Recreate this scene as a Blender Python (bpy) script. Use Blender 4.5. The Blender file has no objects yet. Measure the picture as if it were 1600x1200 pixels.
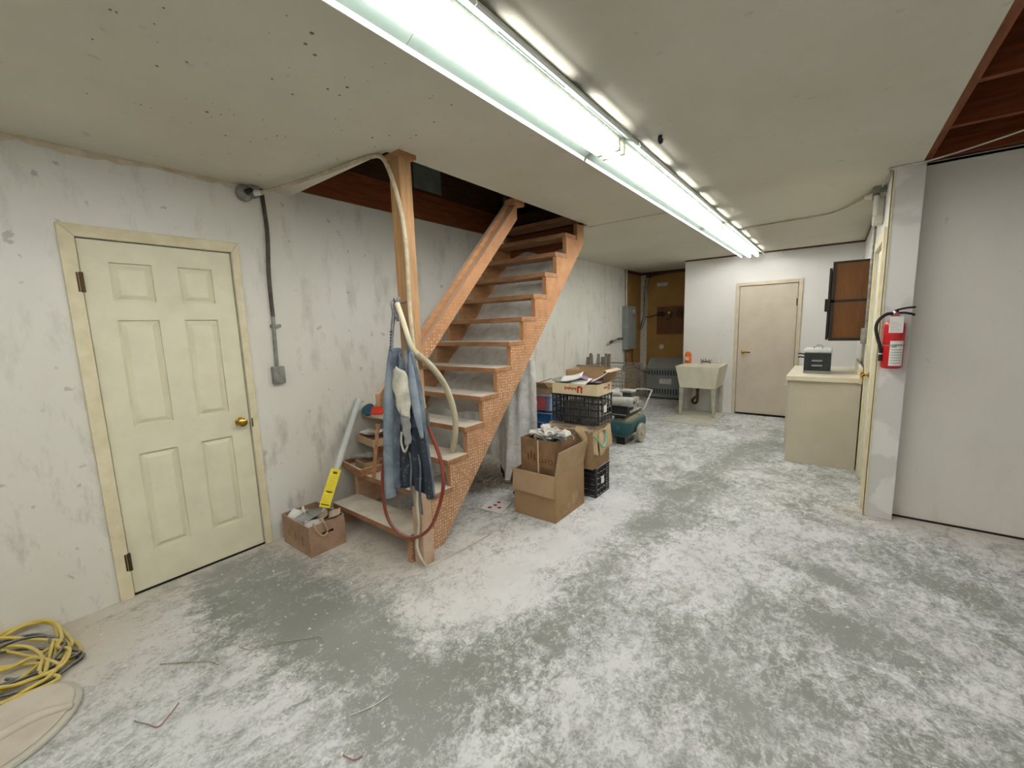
import bpy, math, random
from mathutils import Vector, Matrix
S = bpy.context.scene
C = S.collection
R = math.radians
# ------------------------------------------------------------------ camera
def camera():
    yaw, pit, rol = R(-37.9075), R(-7.9149), R(1.804)
    f = Vector((math.sin(yaw)*math.cos(pit), math.cos(yaw)*math.cos(pit), math.sin(pit)))
    r = Vector((math.cos(yaw), -math.sin(yaw), 0)); d = f.cross(r)
    c, s = math.cos(rol), math.sin(rol)
    r2 = c*r + s*d; d2 = -s*r + c*d
    m = Matrix((r2, -d2, -f)).transposed().to_4x4()
    m.translation = (0, 0, 1.5)
    cd = bpy.data.cameras.new('camera'); cd.sensor_width = 36; cd.lens = 648.57/1600*36
    cd.clip_start = .02
    o = bpy.data.objects.new('camera', cd); o.matrix_world = m; C.objects.link(o); S.camera = o
camera()
# ------------------------------------------------------------------ world, exposure (no daylight enters: the tubes light the room)
w = bpy.data.worlds.new('world'); S.world = w; w.use_nodes = True
w.node_tree.nodes['Background'].inputs[0].default_value = (.5, .52, .55, 1)
w.node_tree.nodes['Background'].inputs[1].default_value = 0.0
S.view_settings.view_transform = 'Standard'; S.view_settings.look = 'None'
S.view_settings.gamma = 1; S.view_settings.use_curve_mapping = False
S.view_settings.exposure = 0.0
TUBE = 33.0                                    # radiance of the fluorescent tubes
# ------------------------------------------------------------------ mesh builder
def lin(c):
    if isinstance(c, str):
        c = [int(c[i:i+2], 16)/255 for i in (0, 2, 4)]
    return tuple(x/12.92 if x <= .04045 else ((x+.055)/1.055)**2.4 for x in c) + (1,)
WP = {}
class MB:
    def __init__(s, T=None): s.v = []; s.f = []; s.T = T
    def add(s, vs, fs):
        n = len(s.v)
        for p in vs:
            p = Vector(p)
            s.v.append(s.T @ p if s.T else p)
        for f in fs: s.f.append(tuple(n+i for i in f))
        return s
    def box(s, a, b, M=None):
        (x0, y0, z0), (x1, y1, z1) = a, b
        vs = [(x, y, z) for z in (z0, z1) for y in (y0, y1) for x in (x0, x1)]
        if M: vs = [M @ Vector(p) for p in vs]
        return s.add(vs, [(0,2,3,1), (4,5,7,6), (0,1,5,4), (2,6,7,3), (0,4,6,2), (1,3,7,5)])
    def prism(s, poly, axis, a, b):
        # polygon in the two other axes (in x,y,z order), extruded along axis
        def P(u, v, t): return {'x': (t, u, v), 'y': (u, t, v), 'z': (u, v, t)}[axis]
        n = len(poly)
        vs = [P(u, v, a) for u, v in poly] + [P(u, v, b) for u, v in poly]
        fs = [tuple(range(n))[::-1], tuple(range(n, 2*n))] + [(i, (i+1) % n, n+(i+1) % n, n+i) for i in range(n)]
        return s.add(vs, fs)
    def tube(s, pts, r, n=8, cap=True, close=False):
        pts = [Vector(p) for p in pts]; m = len(pts)
        rs = r if isinstance(r, (list, tuple)) else [r]*m
        up = None; vs = []
        for i, p in enumerate(pts):
            if close: t = pts[(i+1) % m] - pts[i-1]
            else: t = pts[min(i+1, m-1)] - pts[max(i-1, 0)]
            t.normalize()
            if up is None:
                up = Vector((0, 0, 1)) if abs(t.z) < .9 else Vector((1, 0, 0))
            up = (up - t*up.dot(t))
            if up.length < 1e-6: up = t.orthogonal()
            up.normalize(); q = t.cross(up)
            for k in range(n):
                a = 2*math.pi*k/n
                vs.append(p + (up*math.cos(a) + q*math.sin(a))*rs[i])
        fs = []
        for i in range(m if close else m-1):
            j = (i+1) % m
            for k in range(n):
                fs.append((i*n+k, i*n+(k+1) % n, j*n+(k+1) % n, j*n+k))
        if cap and not close: fs += [tuple(range(n))[::-1], tuple(range((m-1)*n, m*n))]
        return s.add(vs, fs)
    def cyl(s, a, b, r, r2=None, n=16): return s.tube([a, b], [r, r if r2 is None else r2], n)
    def lathe(s, prof, c=(0,0,0), n=20, axis='z', cap=True):
        vs = []; c = Vector(c)
        for r, h in prof:
            for k in range(n):
                a = 2*math.pi*k/n; x, y = r*math.cos(a), r*math.sin(a)
                vs.append(c + Vector({'z': (x, y, h), 'x': (h, x, y), 'y': (y, h, x)}[axis]))
        m = len(prof); fs = []
        for i in range(m-1):
            for k in range(n): fs.append((i*n+k, i*n+(k+1) % n, (i+1)*n+(k+1) % n, (i+1)*n+k))
        if cap: fs += [tuple(range(n))[::-1], tuple(range((m-1)*n, m*n))]
        return s.add(vs, fs)
    def sheet(s, fn, nu, nv, th=0):
        # fn(u,v)->point, u,v in 0..1; th gives it thickness along its normals
        P = [[Vector(fn(i/nu, j/nv)) for j in range(nv+1)] for i in range(nu+1)]
        idx = lambda i, j: i*(nv+1)+j
        vs = [P[i][j] for i in range(nu+1) for j in range(nv+1)]
        fs = [(idx(i, j), idx(i+1, j), idx(i+1, j+1), idx(i, j+1)) for i in range(nu) for j in range(nv)]
        if th:
            N = len(vs); bk = []
            for i in range(nu+1):
                for j in range(nv+1):
                    a = P[min(i+1, nu)][j]-P[max(i-1, 0)][j]; b = P[i][min(j+1, nv)]-P[i][max(j-1, 0)]
                    n = a.cross(b); n = n.normalized() if n.length > 1e-9 else Vector((0, 0, 1))
                    bk.append(P[i][j]-n*th)
            vs += bk; fs += [tuple(N+k for k in f[::-1]) for f in fs]
            for i in range(nu):
                fs.append((idx(i+1, 0), idx(i, 0), N+idx(i, 0), N+idx(i+1, 0)))
                fs.append((idx(i, nv), idx(i+1, nv), N+idx(i+1, nv), N+idx(i, nv)))
            for j in range(nv):
                fs.append((idx(0, j), idx(0, j+1), N+idx(0, j+1), N+idx(0, j)))
                fs.append((idx(nu, j+1), idx(nu, j), N+idx(nu, j), N+idx(nu, j+1)))
        return s.add(vs, fs)
    def cells(s, us, vs_, solid, axis, a, b):
        # slab made of the solid cells of a grid, with side faces at the holes only
        def P(u, v, t): return {'x': (t, u, v), 'y': (u, t, v), 'z': (u, v, t)}[axis]
        nu, nv = len(us)-1, len(vs_)-1
        ok = lambda i, j: 0 <= i < nu and 0 <= j < nv and solid(i, j)
        key = {}; V = []; F = []
        def vid(i, j, k):
            if (i, j, k) not in key:
                key[(i, j, k)] = len(V); V.append(P(us[i], vs_[j], a if k == 0 else b))
            return key[(i, j, k)]
        for i in range(nu):
            for j in range(nv):
                if not ok(i, j): continue
                for k in (0, 1):
                    q = [vid(i, j, k), vid(i+1, j, k), vid(i+1, j+1, k), vid(i, j+1, k)]
                    F.append(tuple(q))
                for di, dj, e in ((-1, 0, ((i, j), (i, j+1))), (1, 0, ((i+1, j), (i+1, j+1))), (0, -1, ((i, j), (i+1, j))), (0, 1, ((i, j+1), (i+1, j+1)))):
                    if not ok(i+di, j+dj):
                        (p, q), (r_, t) = e
                        F.append((vid(p, q, 0), vid(r_, t, 0), vid(r_, t, 1), vid(p, q, 1)))
        return s.add(V, F)
    def build(s, name, mat, parent=None, smooth=False, bevel=0, origin=None, fix=True):
        lo = [min(p[i] for p in s.v) for i in range(3)]; hi = [max(p[i] for p in s.v) for i in range(3)]
        c = Vector(origin) if origin else Vector(((lo[0]+hi[0])/2, (lo[1]+hi[1])/2, lo[2]))
        me = bpy.data.meshes.new(name)
        me.from_pydata([tuple(p-c) for p in s.v], [], s.f)
        if fix:
            import bmesh
            bm = bmesh.new(); bm.from_mesh(me); bmesh.ops.recalc_face_normals(bm, faces=bm.faces); bm.to_mesh(me); bm.free()
        for m in (mat if isinstance(mat, (list, tuple)) else [mat]): me.materials.append(M(m))
        if smooth:
            me.shade_smooth()
            if smooth != 'all':
                try: me.set_sharp_from_angle(angle=R(40))
                except Exception: pass
        o = bpy.data.objects.new(name, me); C.objects.link(o)
        WP[o.name] = c
        if parent:
            o.parent = parent; o.location = c - WP[parent.name]
        else: o.location = c
        if bevel:
            b = o.modifiers.new('bevel', 'BEVEL'); b.width = bevel; b.segments = 2; b.limit_method = 'ANGLE'; b.angle_limit = R(50)
        return o
def empty(name, loc):
    o = bpy.data.objects.new(name, None); o.location = loc; o.empty_display_size = .05
    C.objects.link(o); WP[o.name] = Vector(loc); return o
def tag(o, label, cat, group=None):
    o['label'] = label; o['category'] = cat
    if group: o['group'] = group
    return o
def thing(name, loc, label, cat, group=None): return tag(empty(name, loc), label, cat, group)
def struct(o): o['kind'] = 'structure'; return o
def xf(loc, rz=0, rx=0, ry=0):
    return Matrix.Translation(loc) @ Matrix.Rotation(R(rz), 4, 'Z') @ Matrix.Rotation(R(ry), 4, 'Y') @ Matrix.Rotation(R(rx), 4, 'X')
def spline(pts, n=8):
    P = [Vector(p) for p in pts]; out = []
    for i in range(len(P)-1):
        a, b, c, d = P[max(i-1, 0)], P[i], P[i+1], P[min(i+2, len(P)-1)]
        for k in range(n):
            t = k/n
            out.append(.5*((2*b) + (c-a)*t + (2*a-5*b+4*c-d)*t*t + (3*b-a-3*c+d)*t**3))
    return out + [P[-1]]
def text(s, size, T, name, mat, parent, ext=.0006):
    cu = bpy.data.curves.new('t', 'FONT'); cu.body = s; cu.size = size; cu.extrude = ext; cu.align_x = 'CENTER'; cu.align_y = 'CENTER'
    ob = bpy.data.objects.new('t', cu); C.objects.link(ob)
    dg = bpy.context.evaluated_depsgraph_get()
    me = bpy.data.meshes.new_from_object(ob.evaluated_get(dg)); bpy.data.objects.remove(ob)
    b = MB(T); b.add([v.co.copy() for v in me.vertices], [tuple(p.vertices) for p in me.polygons])
    bpy.data.meshes.remove(me)
    return b.build(name, mat, parent, fix=False)
# ------------------------------------------------------------------ materials
SPEC = {}; DONE = {}
def D(name, c, c2=None, **k): SPEC[name] = dict(c=c, c2=c2, **k)
class NT:
    def __init__(s, m): s.t = m.node_tree; s.n = s.t.nodes; s.l = s.t.links; s.b = s.n['Principled BSDF']
    def new(s, kind, **k):
        n = s.n.new('ShaderNode'+kind)
        for a, b in k.items(): setattr(n, a, b)
        return n
    def ln(s, a, b): s.l.new(a, b)
    def noise(s, co, scale, detail=5, rough=.6, dist=0):
        n = s.new('TexNoise'); n.inputs['Scale'].default_value = scale; n.inputs['Detail'].default_value = detail
        n.inputs['Roughness'].default_value = rough; n.inputs['Distortion'].default_value = dist
        if co: s.ln(co, n.inputs['Vector'])
        return n.outputs['Fac']
    def ramp(s, f, lo, hi, a=0., b=1.):
        r = s.new('MapRange'); r.inputs['From Min'].default_value = lo; r.inputs['From Max'].default_value = hi
        r.inputs['To Min'].default_value = a; r.inputs['To Max'].default_value = b; s.ln(f, r.inputs['Value']); return r.outputs['Result']
    def math(s, op, a, b=None):
        m = s.new('Math', operation=op)
        for i, x in enumerate((a, b)):
            if x is None: continue
            if isinstance(x, (int, float)): m.inputs[i].default_value = x
            else: s.ln(x, m.inputs[i])
        return m.outputs[0]
    def mix(s, f, a, b):
        m = s.new('Mix', data_type='RGBA')
        if isinstance(f, (int, float)): m.inputs[0].default_value = f
        else: s.ln(f, m.inputs[0])
        for i, x in ((6, a), (7, b)):
            if isinstance(x, (tuple, list)): m.inputs[i].default_value = x
            else: s.ln(x, m.inputs[i])
        return m.outputs[2]
    def bump(s, h, st, d=.01):
        b = s.new('Bump'); b.inputs['Strength'].default_value = st; b.inputs['Distance'].default_value = d
        s.ln(h, b.inputs['Height']); s.ln(b.outputs[0], s.b.inputs['Normal'])
def M(name):
    if name in DONE: return DONE[name]
    m = bpy.data.materials.new(name); m.use_nodes = True; DONE[name] = m; t = NT(m)
    if name in CUSTOM: CUSTOM[name](t, m); return m
    k = SPEC[name]; c = lin(k['c']); b = t.b
    b.inputs['Roughness'].default_value = k.get('rough', .7); b.inputs['Metallic'].default_value = k.get('metal', 0)
    b.inputs['Specular IOR Level'].default_value = k.get('spec', .3)
    co = t.new('TexCoord').outputs['Object']
    if k.get('stretch'):
        mp = t.new('Mapping'); mp.inputs['Scale'].default_value = k['stretch']; mp.inputs['Rotation'].default_value = [R(a) for a in k.get('rot', (0,0,0))]
        t.ln(co, mp.inputs[0]); cs = mp.outputs[0]
    else: cs = co
    col = c
    c2 = lin(k['c2']) if k['c2'] else tuple(x*.82 for x in c[:3])+(1,)
    f = t.ramp(t.noise(cs, k.get('scale', 6), 6, .6), k.get('lo', .4), k.get('hi', .65))
    col = t.mix(f, c, c2)
    if k.get('dots'):
        mp = t.new('Mapping'); mp.inputs['Rotation'].default_value = (R(k['dots']+45), 0, 0); mp.inputs['Scale'].default_value = (0, 1, 1)
        t.ln(co, mp.inputs[0])
        v = t.new('TexVoronoi'); v.inputs['Scale'].default_value = 44; v.inputs['Randomness'].default_value = .28; t.ln(mp.outputs[0], v.inputs['Vector'])
        d = t.ramp(v.outputs['Distance'], .19, .30, 1, 0)
        pz = t.new('SeparateXYZ'); t.ln(t.new('NewGeometry').outputs['Position'], pz.inputs[0])
        d = t.math('MULTIPLY', d, t.ramp(t.noise(co, 3.5), .34, .56, .25, .95))
        d = t.math('MULTIPLY', d, t.ramp(pz.outputs['Z'], 1.75, 1.2, .12, 1))
        nx = t.new('SeparateXYZ'); t.ln(t.new('NewGeometry').outputs['Normal'], nx.inputs[0])
        d = t.math('MULTIPLY', d, t.ramp(t.math('ABSOLUTE', nx.outputs['X']), .5, .6))
        col = t.mix(d, col, lin('ead9c6'))
    if k.get('smear'):
        pz = t.new('SeparateXYZ'); t.ln(t.new('NewGeometry').outputs['Position'], pz.inputs[0])
        d = t.math('MULTIPLY', t.ramp(pz.outputs['Z'], 1.7, .1, .12, 1), t.ramp(t.noise(co, 5, 6, .7), .3, .62, .3, 1))
        col = t.mix(t.math('MULTIPLY', d, k['smear']), col, lin('cdb8a4'))
    if k.get('dust'):
        g = t.new('NewGeometry'); sp = t.new('SeparateXYZ'); t.ln(g.outputs['Normal'], sp.inputs[0])
        d = t.ramp(sp.outputs['Z'], .35, .9)
        d = t.math('MULTIPLY', d, t.ramp(t.noise(co, 9, 6, .7), .25, .6, k['dust']*.55, k['dust']))
        col = t.mix(d, col, lin(k.get('dc', 'd9d4c8')))
    t.ln(col, b.inputs['Base Color'])
    if k.get('bump'): t.bump(t.noise(cs, k.get('bscale', 40), 5), k['bump'], .01)
    if k.get('emit'):
        b.inputs['Emission Color'].default_value = lin(k['ec']); b.inputs['Emission Strength'].default_value = k['emit']
    if k.get('alpha'): b.inputs['Alpha'].default_value = k['alpha']
    if k.get('trans'): b.inputs['Transmission Weight'].default_value = k['trans']
    if k.get('sub'):
        pass
    return m
CUSTOM = {}
def drywall(base, stain, amount, low, hz=1.0, spots='8b8a82', bump=.25):
    def f(t, m):
        b = t.b; b.inputs['Roughness'].default_value = .75; b.inputs['Specular IOR Level'].default_value = .25
        g = t.new('NewGeometry').outputs['Position']
        a = t.ramp(t.noise(g, .9, 5, .55), .35, .7)
        col = t.mix(a, lin(base), lin(stain))
        sp = t.new('SeparateXYZ'); t.ln(g, sp.inputs[0])
        h = t.ramp(sp.outputs['Z'], hz, 0.0)                           # handling dirt, denser low down
        mp = t.new('Mapping'); mp.inputs['Scale'].default_value = (3, 3, 1.1); t.ln(g, mp.inputs[0])
        n = t.ramp(t.noise(mp.outputs[0], 2.2, 7, .68), .52, .71)
        h2 = t.math('MULTIPLY', t.math('ADD', t.math('MULTIPLY', h, low), amount), n)
        col = t.mix(h2, col, lin('b0ac9f'))
        n2 = t.ramp(t.noise(g, 14, 3, .5), .69, .73)
        col = t.mix(t.math('MULTIPLY', n2, .5*amount+.2), col, lin(spots))
        t.ln(col, b.inputs['Base Color'])
        t.bump(t.noise(g, 5, 5, .7), bump, .02)
    return f
CUSTOM['plaster_left'] = drywall('e2e1da', 'd6d3c6', .55, .6, 1.6)
CUSTOM['plaster_back'] = drywall('e2e1de', 'dad8d2', .05, .95, 1.1, bump=.1)
CUSTOM['plaster_right'] = drywall('e3e0d8', 'dad7ce', .10, .1, 1.0, bump=.08)
CUSTOM['plaster_ceiling'] = drywall('d4d0c1', 'cac5b3', .10, 0, 1.0, bump=.15)
def column_mat(t, m):
    g = t.new('NewGeometry').outputs['Position']
    mp = t.new('Mapping'); mp.inputs['Scale'].default_value = (1, 1, 1.2); t.ln(g, mp.inputs[0])
    f = t.ramp(t.noise(mp.outputs[0], 2.6, 5, .5, .6), .47, .53)
    t.ln(t.mix(f, lin('d4d3d0'), lin('e6e5e1')), t.b.inputs['Base Color']); t.b.inputs['Roughness'].default_value = .7
    t.bump(t.noise(g, 6, 5), .1, .01)
CUSTOM['joint_compound'] = column_mat
def floor_mat(t, m):
    b = t.b; b.inputs['Specular IOR Level'].default_value = .3
    g = t.new('NewGeometry').outputs['Position']
    at = t.new('Attribute', attribute_name='dust'); be = t.new('Attribute', attribute_name='beige')
    mp = t.new('Mapping'); mp.inputs['Rotation'].default_value = (0, 0, R(25)); mp.inputs['Scale'].default_value = (1, .75, 1); t.ln(g, mp.inputs[0])
    n1 = t.noise(mp.outputs[0], 5.5, 7, .72, 1.0); n2 = t.noise(mp.outputs[0], 24, 5, .74, .8); n3 = t.noise(g, 75, 4, .7, .3); n0 = t.noise(g, 1.4, 4, .6, .5)
    s = t.math('ADD', at.outputs['Fac'], t.math('MULTIPLY', t.math('SUBTRACT', n1, .5), 3.0))
    s = t.math('ADD', s, t.math('MULTIPLY', t.math('SUBTRACT', n2, .5), 3.2))
    s = t.math('ADD', s, t.math('MULTIPLY', t.math('SUBTRACT', n3, .5), 2.0))
    s = t.math('ADD', s, t.math('MULTIPLY', t.math('SUBTRACT', n0, .5), 1.3))
    f = t.ramp(s, -.02, 1.02)
    con = t.mix(t.ramp(t.noise(g, 1.1, 4), .4, .6), lin('858882'), lin('969894'))
    dus = t.mix(t.ramp(t.noise(g, 2.1, 4), .4, .6), lin('dedfdf'), lin('d2d3d4'))
    dus = t.mix(be.outputs['Fac'], dus, lin('c6bba8'))
    col = t.mix(f, con, dus)
    ch = t.ramp(t.noise(g, 30, 4, .6), .64, .71)                       # lumps of plaster
    col = t.mix(t.math('MULTIPLY', ch, .8), col, lin('e9e7e0'))
    t.ln(col, b.inputs['Base Color']); t.ln(t.ramp(f, 0, 1, .42, .85), b.inputs['Roughness'])
    t.bump(t.noise(g, 24, 3, .7), .2, .006)
CUSTOM['dusty_concrete'] = floor_mat
def wood(c, c2, dust=0, dots=None, rot=0):
    return dict(c=c, c2=c2, rough=.65, scale=9, lo=.35, hi=.65, bump=.12, bscale=12, dust=dust, dots=dots)
D('lumber', **wood('b98757', '9c6c42', .75), stretch=(3, .6, 3), smear=.5); D('lumber_dots', **wood('b5845a', 'a07048', .6, 47), stretch=(2, 1, 1), smear=.22)
D('lumber_tread', **wood('a87c58', '8c6444', .97), stretch=(.7, 4, 4))
D('lumber_post', **wood('b48a5c', '957045', .3), stretch=(6, 6, .5), smear=.85)
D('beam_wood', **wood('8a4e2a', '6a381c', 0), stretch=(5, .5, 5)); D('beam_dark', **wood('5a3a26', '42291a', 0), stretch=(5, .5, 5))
D('joist_red', **wood('7c3f1c', '5d2c12', 0), stretch=(.6, 5, 5))
D('door_cream', 'e0dcc2', 'd6d2b8', rough=.55, scale=5, bump=.08); D('casing_cream', 'ded5b6', 'd1c7a4', rough=.6, scale=9, bump=.08)
D('door_tan', 'cabfae', 'c0b4a2', rough=.5, scale=3); D('casing_tan', 'cfc4ae', 'bfb299', rough=.5)
D('brass', 'c2a04a', '8a6a2a', metal=1, rough=.25); D('hinge_bronze', '5b4a30', '3b2f1f', metal=.6, rough=.5)
D('dark_gap', '2a2420', '1c1815', rough=.9); D('trim_brown', '6a4a3c', '55392d', rough=.7)
D('orange_drywall', 'a37d48', '92703c', rough=.8, scale=2); D('tape_grey', 'b9b4a4', 'd0ccc0', rough=.8, scale=14)
D('fixture_white', 'f2f5f0', 'e6ebe4', rough=.35); D('wing_darkened', '58625c', '545e58', rough=.8, spec=.05); D('fixture_channel', 'e8e8e2', 'c9c0b0', rough=.5, scale=12); D('lampholder', 'ddd6c8', 'c0b09a', rough=.6)  # wing colour darkened so the tubes beside it do not blow it out
D('tube_glow', 'ffffff', 'ffffff', emit=TUBE, ec='fffefb')
D('galv', '9a9a96', '77776f', metal=.6, rough=.5, scale=20, dust=.4); D('conduit_dark', '4a433c', '6a625a', metal=.3, rough=.6, scale=10)
D('joint_beige', 'dcd4c0', 'c9b999', rough=.85, scale=7, lo=.4, hi=.62, bump=.4); D('grey_drywall', '7d8278', '6e7269', rough=.9); D('subfloor', '7a5230', '66411f', rough=.8, stretch=(3, .5, 3))
D('cable_tan', 'a89a80', 'c0b49c', rough=.6, scale=20); D('cable_white', 'd8d6cc', 'bdb9ac', rough=.6); D('steel', 'b8b8b4', '8e8e88', metal=.9, rough=.35)
D('black', '1c1c1e', '2a2a2c', rough=.55); D('white_plastic', 'dedcd4', 'cfcabc', rough=.5)
# ------------------------------------------------------------------ structure
XL, YB, YA, H = -3.165, 7.35, 8.42, 2.48
def build_floor():
    x0, x1, y0, y1, st = -3.3, 4.2, -4.0, 8.6, .05
    nx, ny = int((x1-x0)/st), int((y1-y0)/st)
    b = MB(); b.sheet(lambda u, v: (x0+(x1-x0)*u, y0+(y1-y0)*v, 0), nx, ny)
    o = b.build('floor', 'dusty_concrete', origin=(0, 0, 0)); struct(o)
    # where feet and wheels have worn the dust off: (x,y)-(x,y), radius, amount
    W = [((-3.0, .75), (-2.45, 1.05), .22, 1.0), ((-2.35, .7), (-1.85, 1.05), .26, .95), ((-1.9, .95), (-1.2, .95), .22, .8), ((-1.3, 1.0), (-1.0, 1.6), .22, .6),
         ((-1.05, 1.9), (-1.02, 3.6), .13, 1.0), ((-1.0, 3.6), (-.72, 5.6), .10, .9), ((-.82, 3.2), (-.75, 4.1), .09, .7), ((-.55, 5.0), (-.5, 6.6), .10, .6),
         ((-.2, 2.35), (.25, 2.42), .13, .85), ((.5, 3.2), (.95, 2.85), .12, .95), ((-.45, 1.9), (-.15, 1.55), .22, .6), ((-.2, 2.95), (.2, 2.8), .06, .9),
         ((.1, 1.9), (.9, 1.7), .25, .4), ((0, 4.6), (-.3, 4.75), .15, .5), ((-1.2, 2.9), (.3, 3.4), .1, .35), ((-1.3, .4), (-.2, .9), .3, .35)]
    L = [((-1.5, 1.9), (-1.3, 3.2), .35, .5), ((-1.55, 1.35), (-1.35, 1.7), .2, .6), ((-.6, 2.6), (-.3, 3.4), .3, .3), ((-1.9, .6), (-2.6, .3), .25, .3), ((-.9, .9), (-.7, 1.5), .2, .3)]
    def seg(p, a, b_):
        ax, ay = a; bx, by = b_; dx, dy = bx-ax, by-ay
        t = max(0, min(1, ((p[0]-ax)*dx+(p[1]-ay)*dy)/(dx*dx+dy*dy)))
        return math.hypot(p[0]-ax-dx*t, p[1]-ay-dy*t)
    me = o.data; da = me.attributes.new('dust', 'FLOAT', 'POINT'); ba = me.attributes.new('beige', 'FLOAT', 'POINT')
    dv = []; bv = []
    for v in me.vertices:
        x, y = v.co.x, v.co.y; d = .60
        for a, b_, r, k in W: d -= k*.72*math.exp(-(seg((x, y), a, b_)/r/1.15)**2)
        for a, b_, r, k in L: d += k*math.exp(-(seg((x, y), a, b_)/r)**2)
        wl = max(0, min(1, (.55-(x-XL))/.5)); ws = math.exp(-(math.hypot((x+2.5)/.75, (y-1.5)/.75))**2)
        wn = max(0, min(1, (-2.1-x)/.8))*max(0, min(1, (.75-y)/.6))
        wr = max(0, min(1, 1-(4.07-y)/.5)) if x > .1 and y < 4.1 else 0
        e = max(wl*.8, ws*.8, wn, wr*.7)
        d += .55*e*(1 if not (-3.1 < x < -1.9 and .62 < y < 1.15) else .15)
        dv.append(d); bv.append(min(1, e*.85))
    da.data.foreach_set('value', dv); ba.data.foreach_set('value', bv)
build_floor()
def wall(name, mat, axis, us, vs, hole, a, b, bevel=0):
    m = MB(); m.cells(us, vs, lambda i, j: (i, j) not in hole, axis, a, b); return struct(m.build(name, mat))
wall_left = wall('wall_left', 'plaster_left', 'x', [-4, .393, 1.108, 1.62, 3.95, 7.62], [0, 2.035, H, 2.525], {(1, 0)}, XL-.12, XL)
wall_back = wall('wall_back', 'plaster_back', 'y', [-2.02, -1.205, -.45, .25], [0, 2.0, H], {(1, 0)}, YB, YB+.12)
wall_right = wall('wall_right', 'plaster_right', 'x', [4.07, 4.16, 4.92, 7.47], [0, 2.035, H], {(1, 0)}, .25, .37)
wall_front = wall('wall_right_return', 'plaster_right', 'y', [.37, 4.2], [0, 2.62], set(), 4.07, 4.19)
wall('wall_far_right', 'plaster_right', 'x', [-4, 4.19], [0, 2.62], set(), 4.2, 4.3)
wall('wall_rear', 'plaster_right', 'y', [XL-.12, 4.3], [0, 2.62], set(), -4.1, -4)
wall('wall_alcove_side', 'plaster_back', 'x', [YB+.12, YA], [0, H], set(), -2.02, -1.9)
# alcove lined with bare tan drywall
wall('wall_alcove_left', 'orange_drywall', 'x', [7.62, YA], [0, H-.06], set(), XL-.12, XL)
wall('wall_alcove_back', 'orange_drywall', 'y', [XL-.12, -1.9], [0, H-.05], set(), YA, YA+.1)
m = MB(); m.box((XL-.12, 7.6, H-.06), (XL+.004, YA, H)); m.box((XL-.12, YA-.004, H-.05), (-1.9, YA+.1, H)); struct(m.build('trim_1', 'beam_dark'))
m = MB(); m.box((XL, YA-.012, 0), (XL+.13, YA, H-.05)); struct(m.build('trim_2', 'tape_grey'))
m = MB(); m.box((-2.02, YB-.012, H-.022), (.25, YB, H)); struct(m.build('trim_3', 'trim_brown'))
m = MB(); m.box((.238, 4.95, H-.02), (.25, YB, H)); struct(m.build('trim_4', 'trim_brown'))
m = MB(); m.box((.25, 3.955, 0), (.41, 4.07, H)); col = struct(m.build('wall_column', 'joint_compound', bevel=.004))
m = MB(); m.box((.246, 3.951, 0), (.262, 3.956, 2.46)); m.box((.246, 3.951, 0), (.25, 4.0, 2.46)); struct(m.build('trim_5', 'casing_cream'))
m = MB(); m.box((.41, 4.062, .0), (4.2, 4.07, .012)); struct(m.build('baseboard_right', 'dark_gap'))
m = MB(); m.box((.41, 4.06, 2.5), (4.2, 4.07, 2.53)); struct(m.build('trim_6', 'beam_dark'))
# ragged beige strips along the joint between the left wall and the ceiling
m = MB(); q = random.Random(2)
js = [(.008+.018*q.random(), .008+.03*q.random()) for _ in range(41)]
m.sheet(lambda u, v: (XL+.0015+(0 if v > .5 else .003), -.9+2.1*u, H-.002-(js[int(u*40+.01)][1] if v < .5 else 0)), 40, 1, .002); struct(m.build('trim_7', 'joint_beige'))
m = MB(); m.sheet(lambda u, v: (XL+(js[int(u*40+.01)][0] if v > .5 else 0), -.9+2.1*u, H-.0015), 40, 1, .002); struct(m.build('trim_8', 'joint_beige'))
# ceiling: drywall with the stair opening cut out, open joists on the right
m = MB()
m.cells([XL-.12, -2.03, .39, 4.2], [-4, 1.54, 3.93, 4.07, YA+.1], lambda i, j: not (i == 0 and j in (1,)) and not (i == 2 and j < 3), 'z', H, H+.016)
ceiling = struct(m.build('ceiling', 'plaster_ceiling'))
def part(name, mat, parent, *boxes, **k):
    b = MB()
    for a, c in boxes: b.box(a, c)
    return b.build(name, mat, parent, **k)
part('beam', 'beam_wood', ceiling, ((XL-.1, 1.5, 2.527), (XL+.012, 3.99, 2.77)))
part('beam', 'beam_dark', ceiling, ((XL-.1, 1.5, 2.775), (XL, 3.99, 3.02)))
part('beam', 'beam_wood', ceiling, ((XL+.01, 1.5, 2.497), (-2.03, 1.54, 2.74)))
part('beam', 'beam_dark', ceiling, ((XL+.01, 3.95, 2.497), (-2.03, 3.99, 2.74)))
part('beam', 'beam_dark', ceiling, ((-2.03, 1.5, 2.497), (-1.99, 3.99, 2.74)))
# upper storey seen through the stair opening
part('subfloor', 'subfloor', ceiling, ((XL-.1, -1, 2.745), (-2.0, 1.5, 2.765)), ((-1.99, -1, 2.745), (-1.2, 5, 2.765)))
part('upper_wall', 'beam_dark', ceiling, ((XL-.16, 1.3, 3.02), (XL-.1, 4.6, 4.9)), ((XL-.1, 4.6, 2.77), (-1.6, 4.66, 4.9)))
part('drywall_patch', 'grey_drywall', ceiling, ((XL-.1, 2.68, 2.80), (XL+.006, 3.02, 3.05)))
part('drywall_patch', 'grey_drywall', ceiling, ((XL-.1, 4.05, 2.82), (XL+.006, 4.35, 3.3)))
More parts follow.
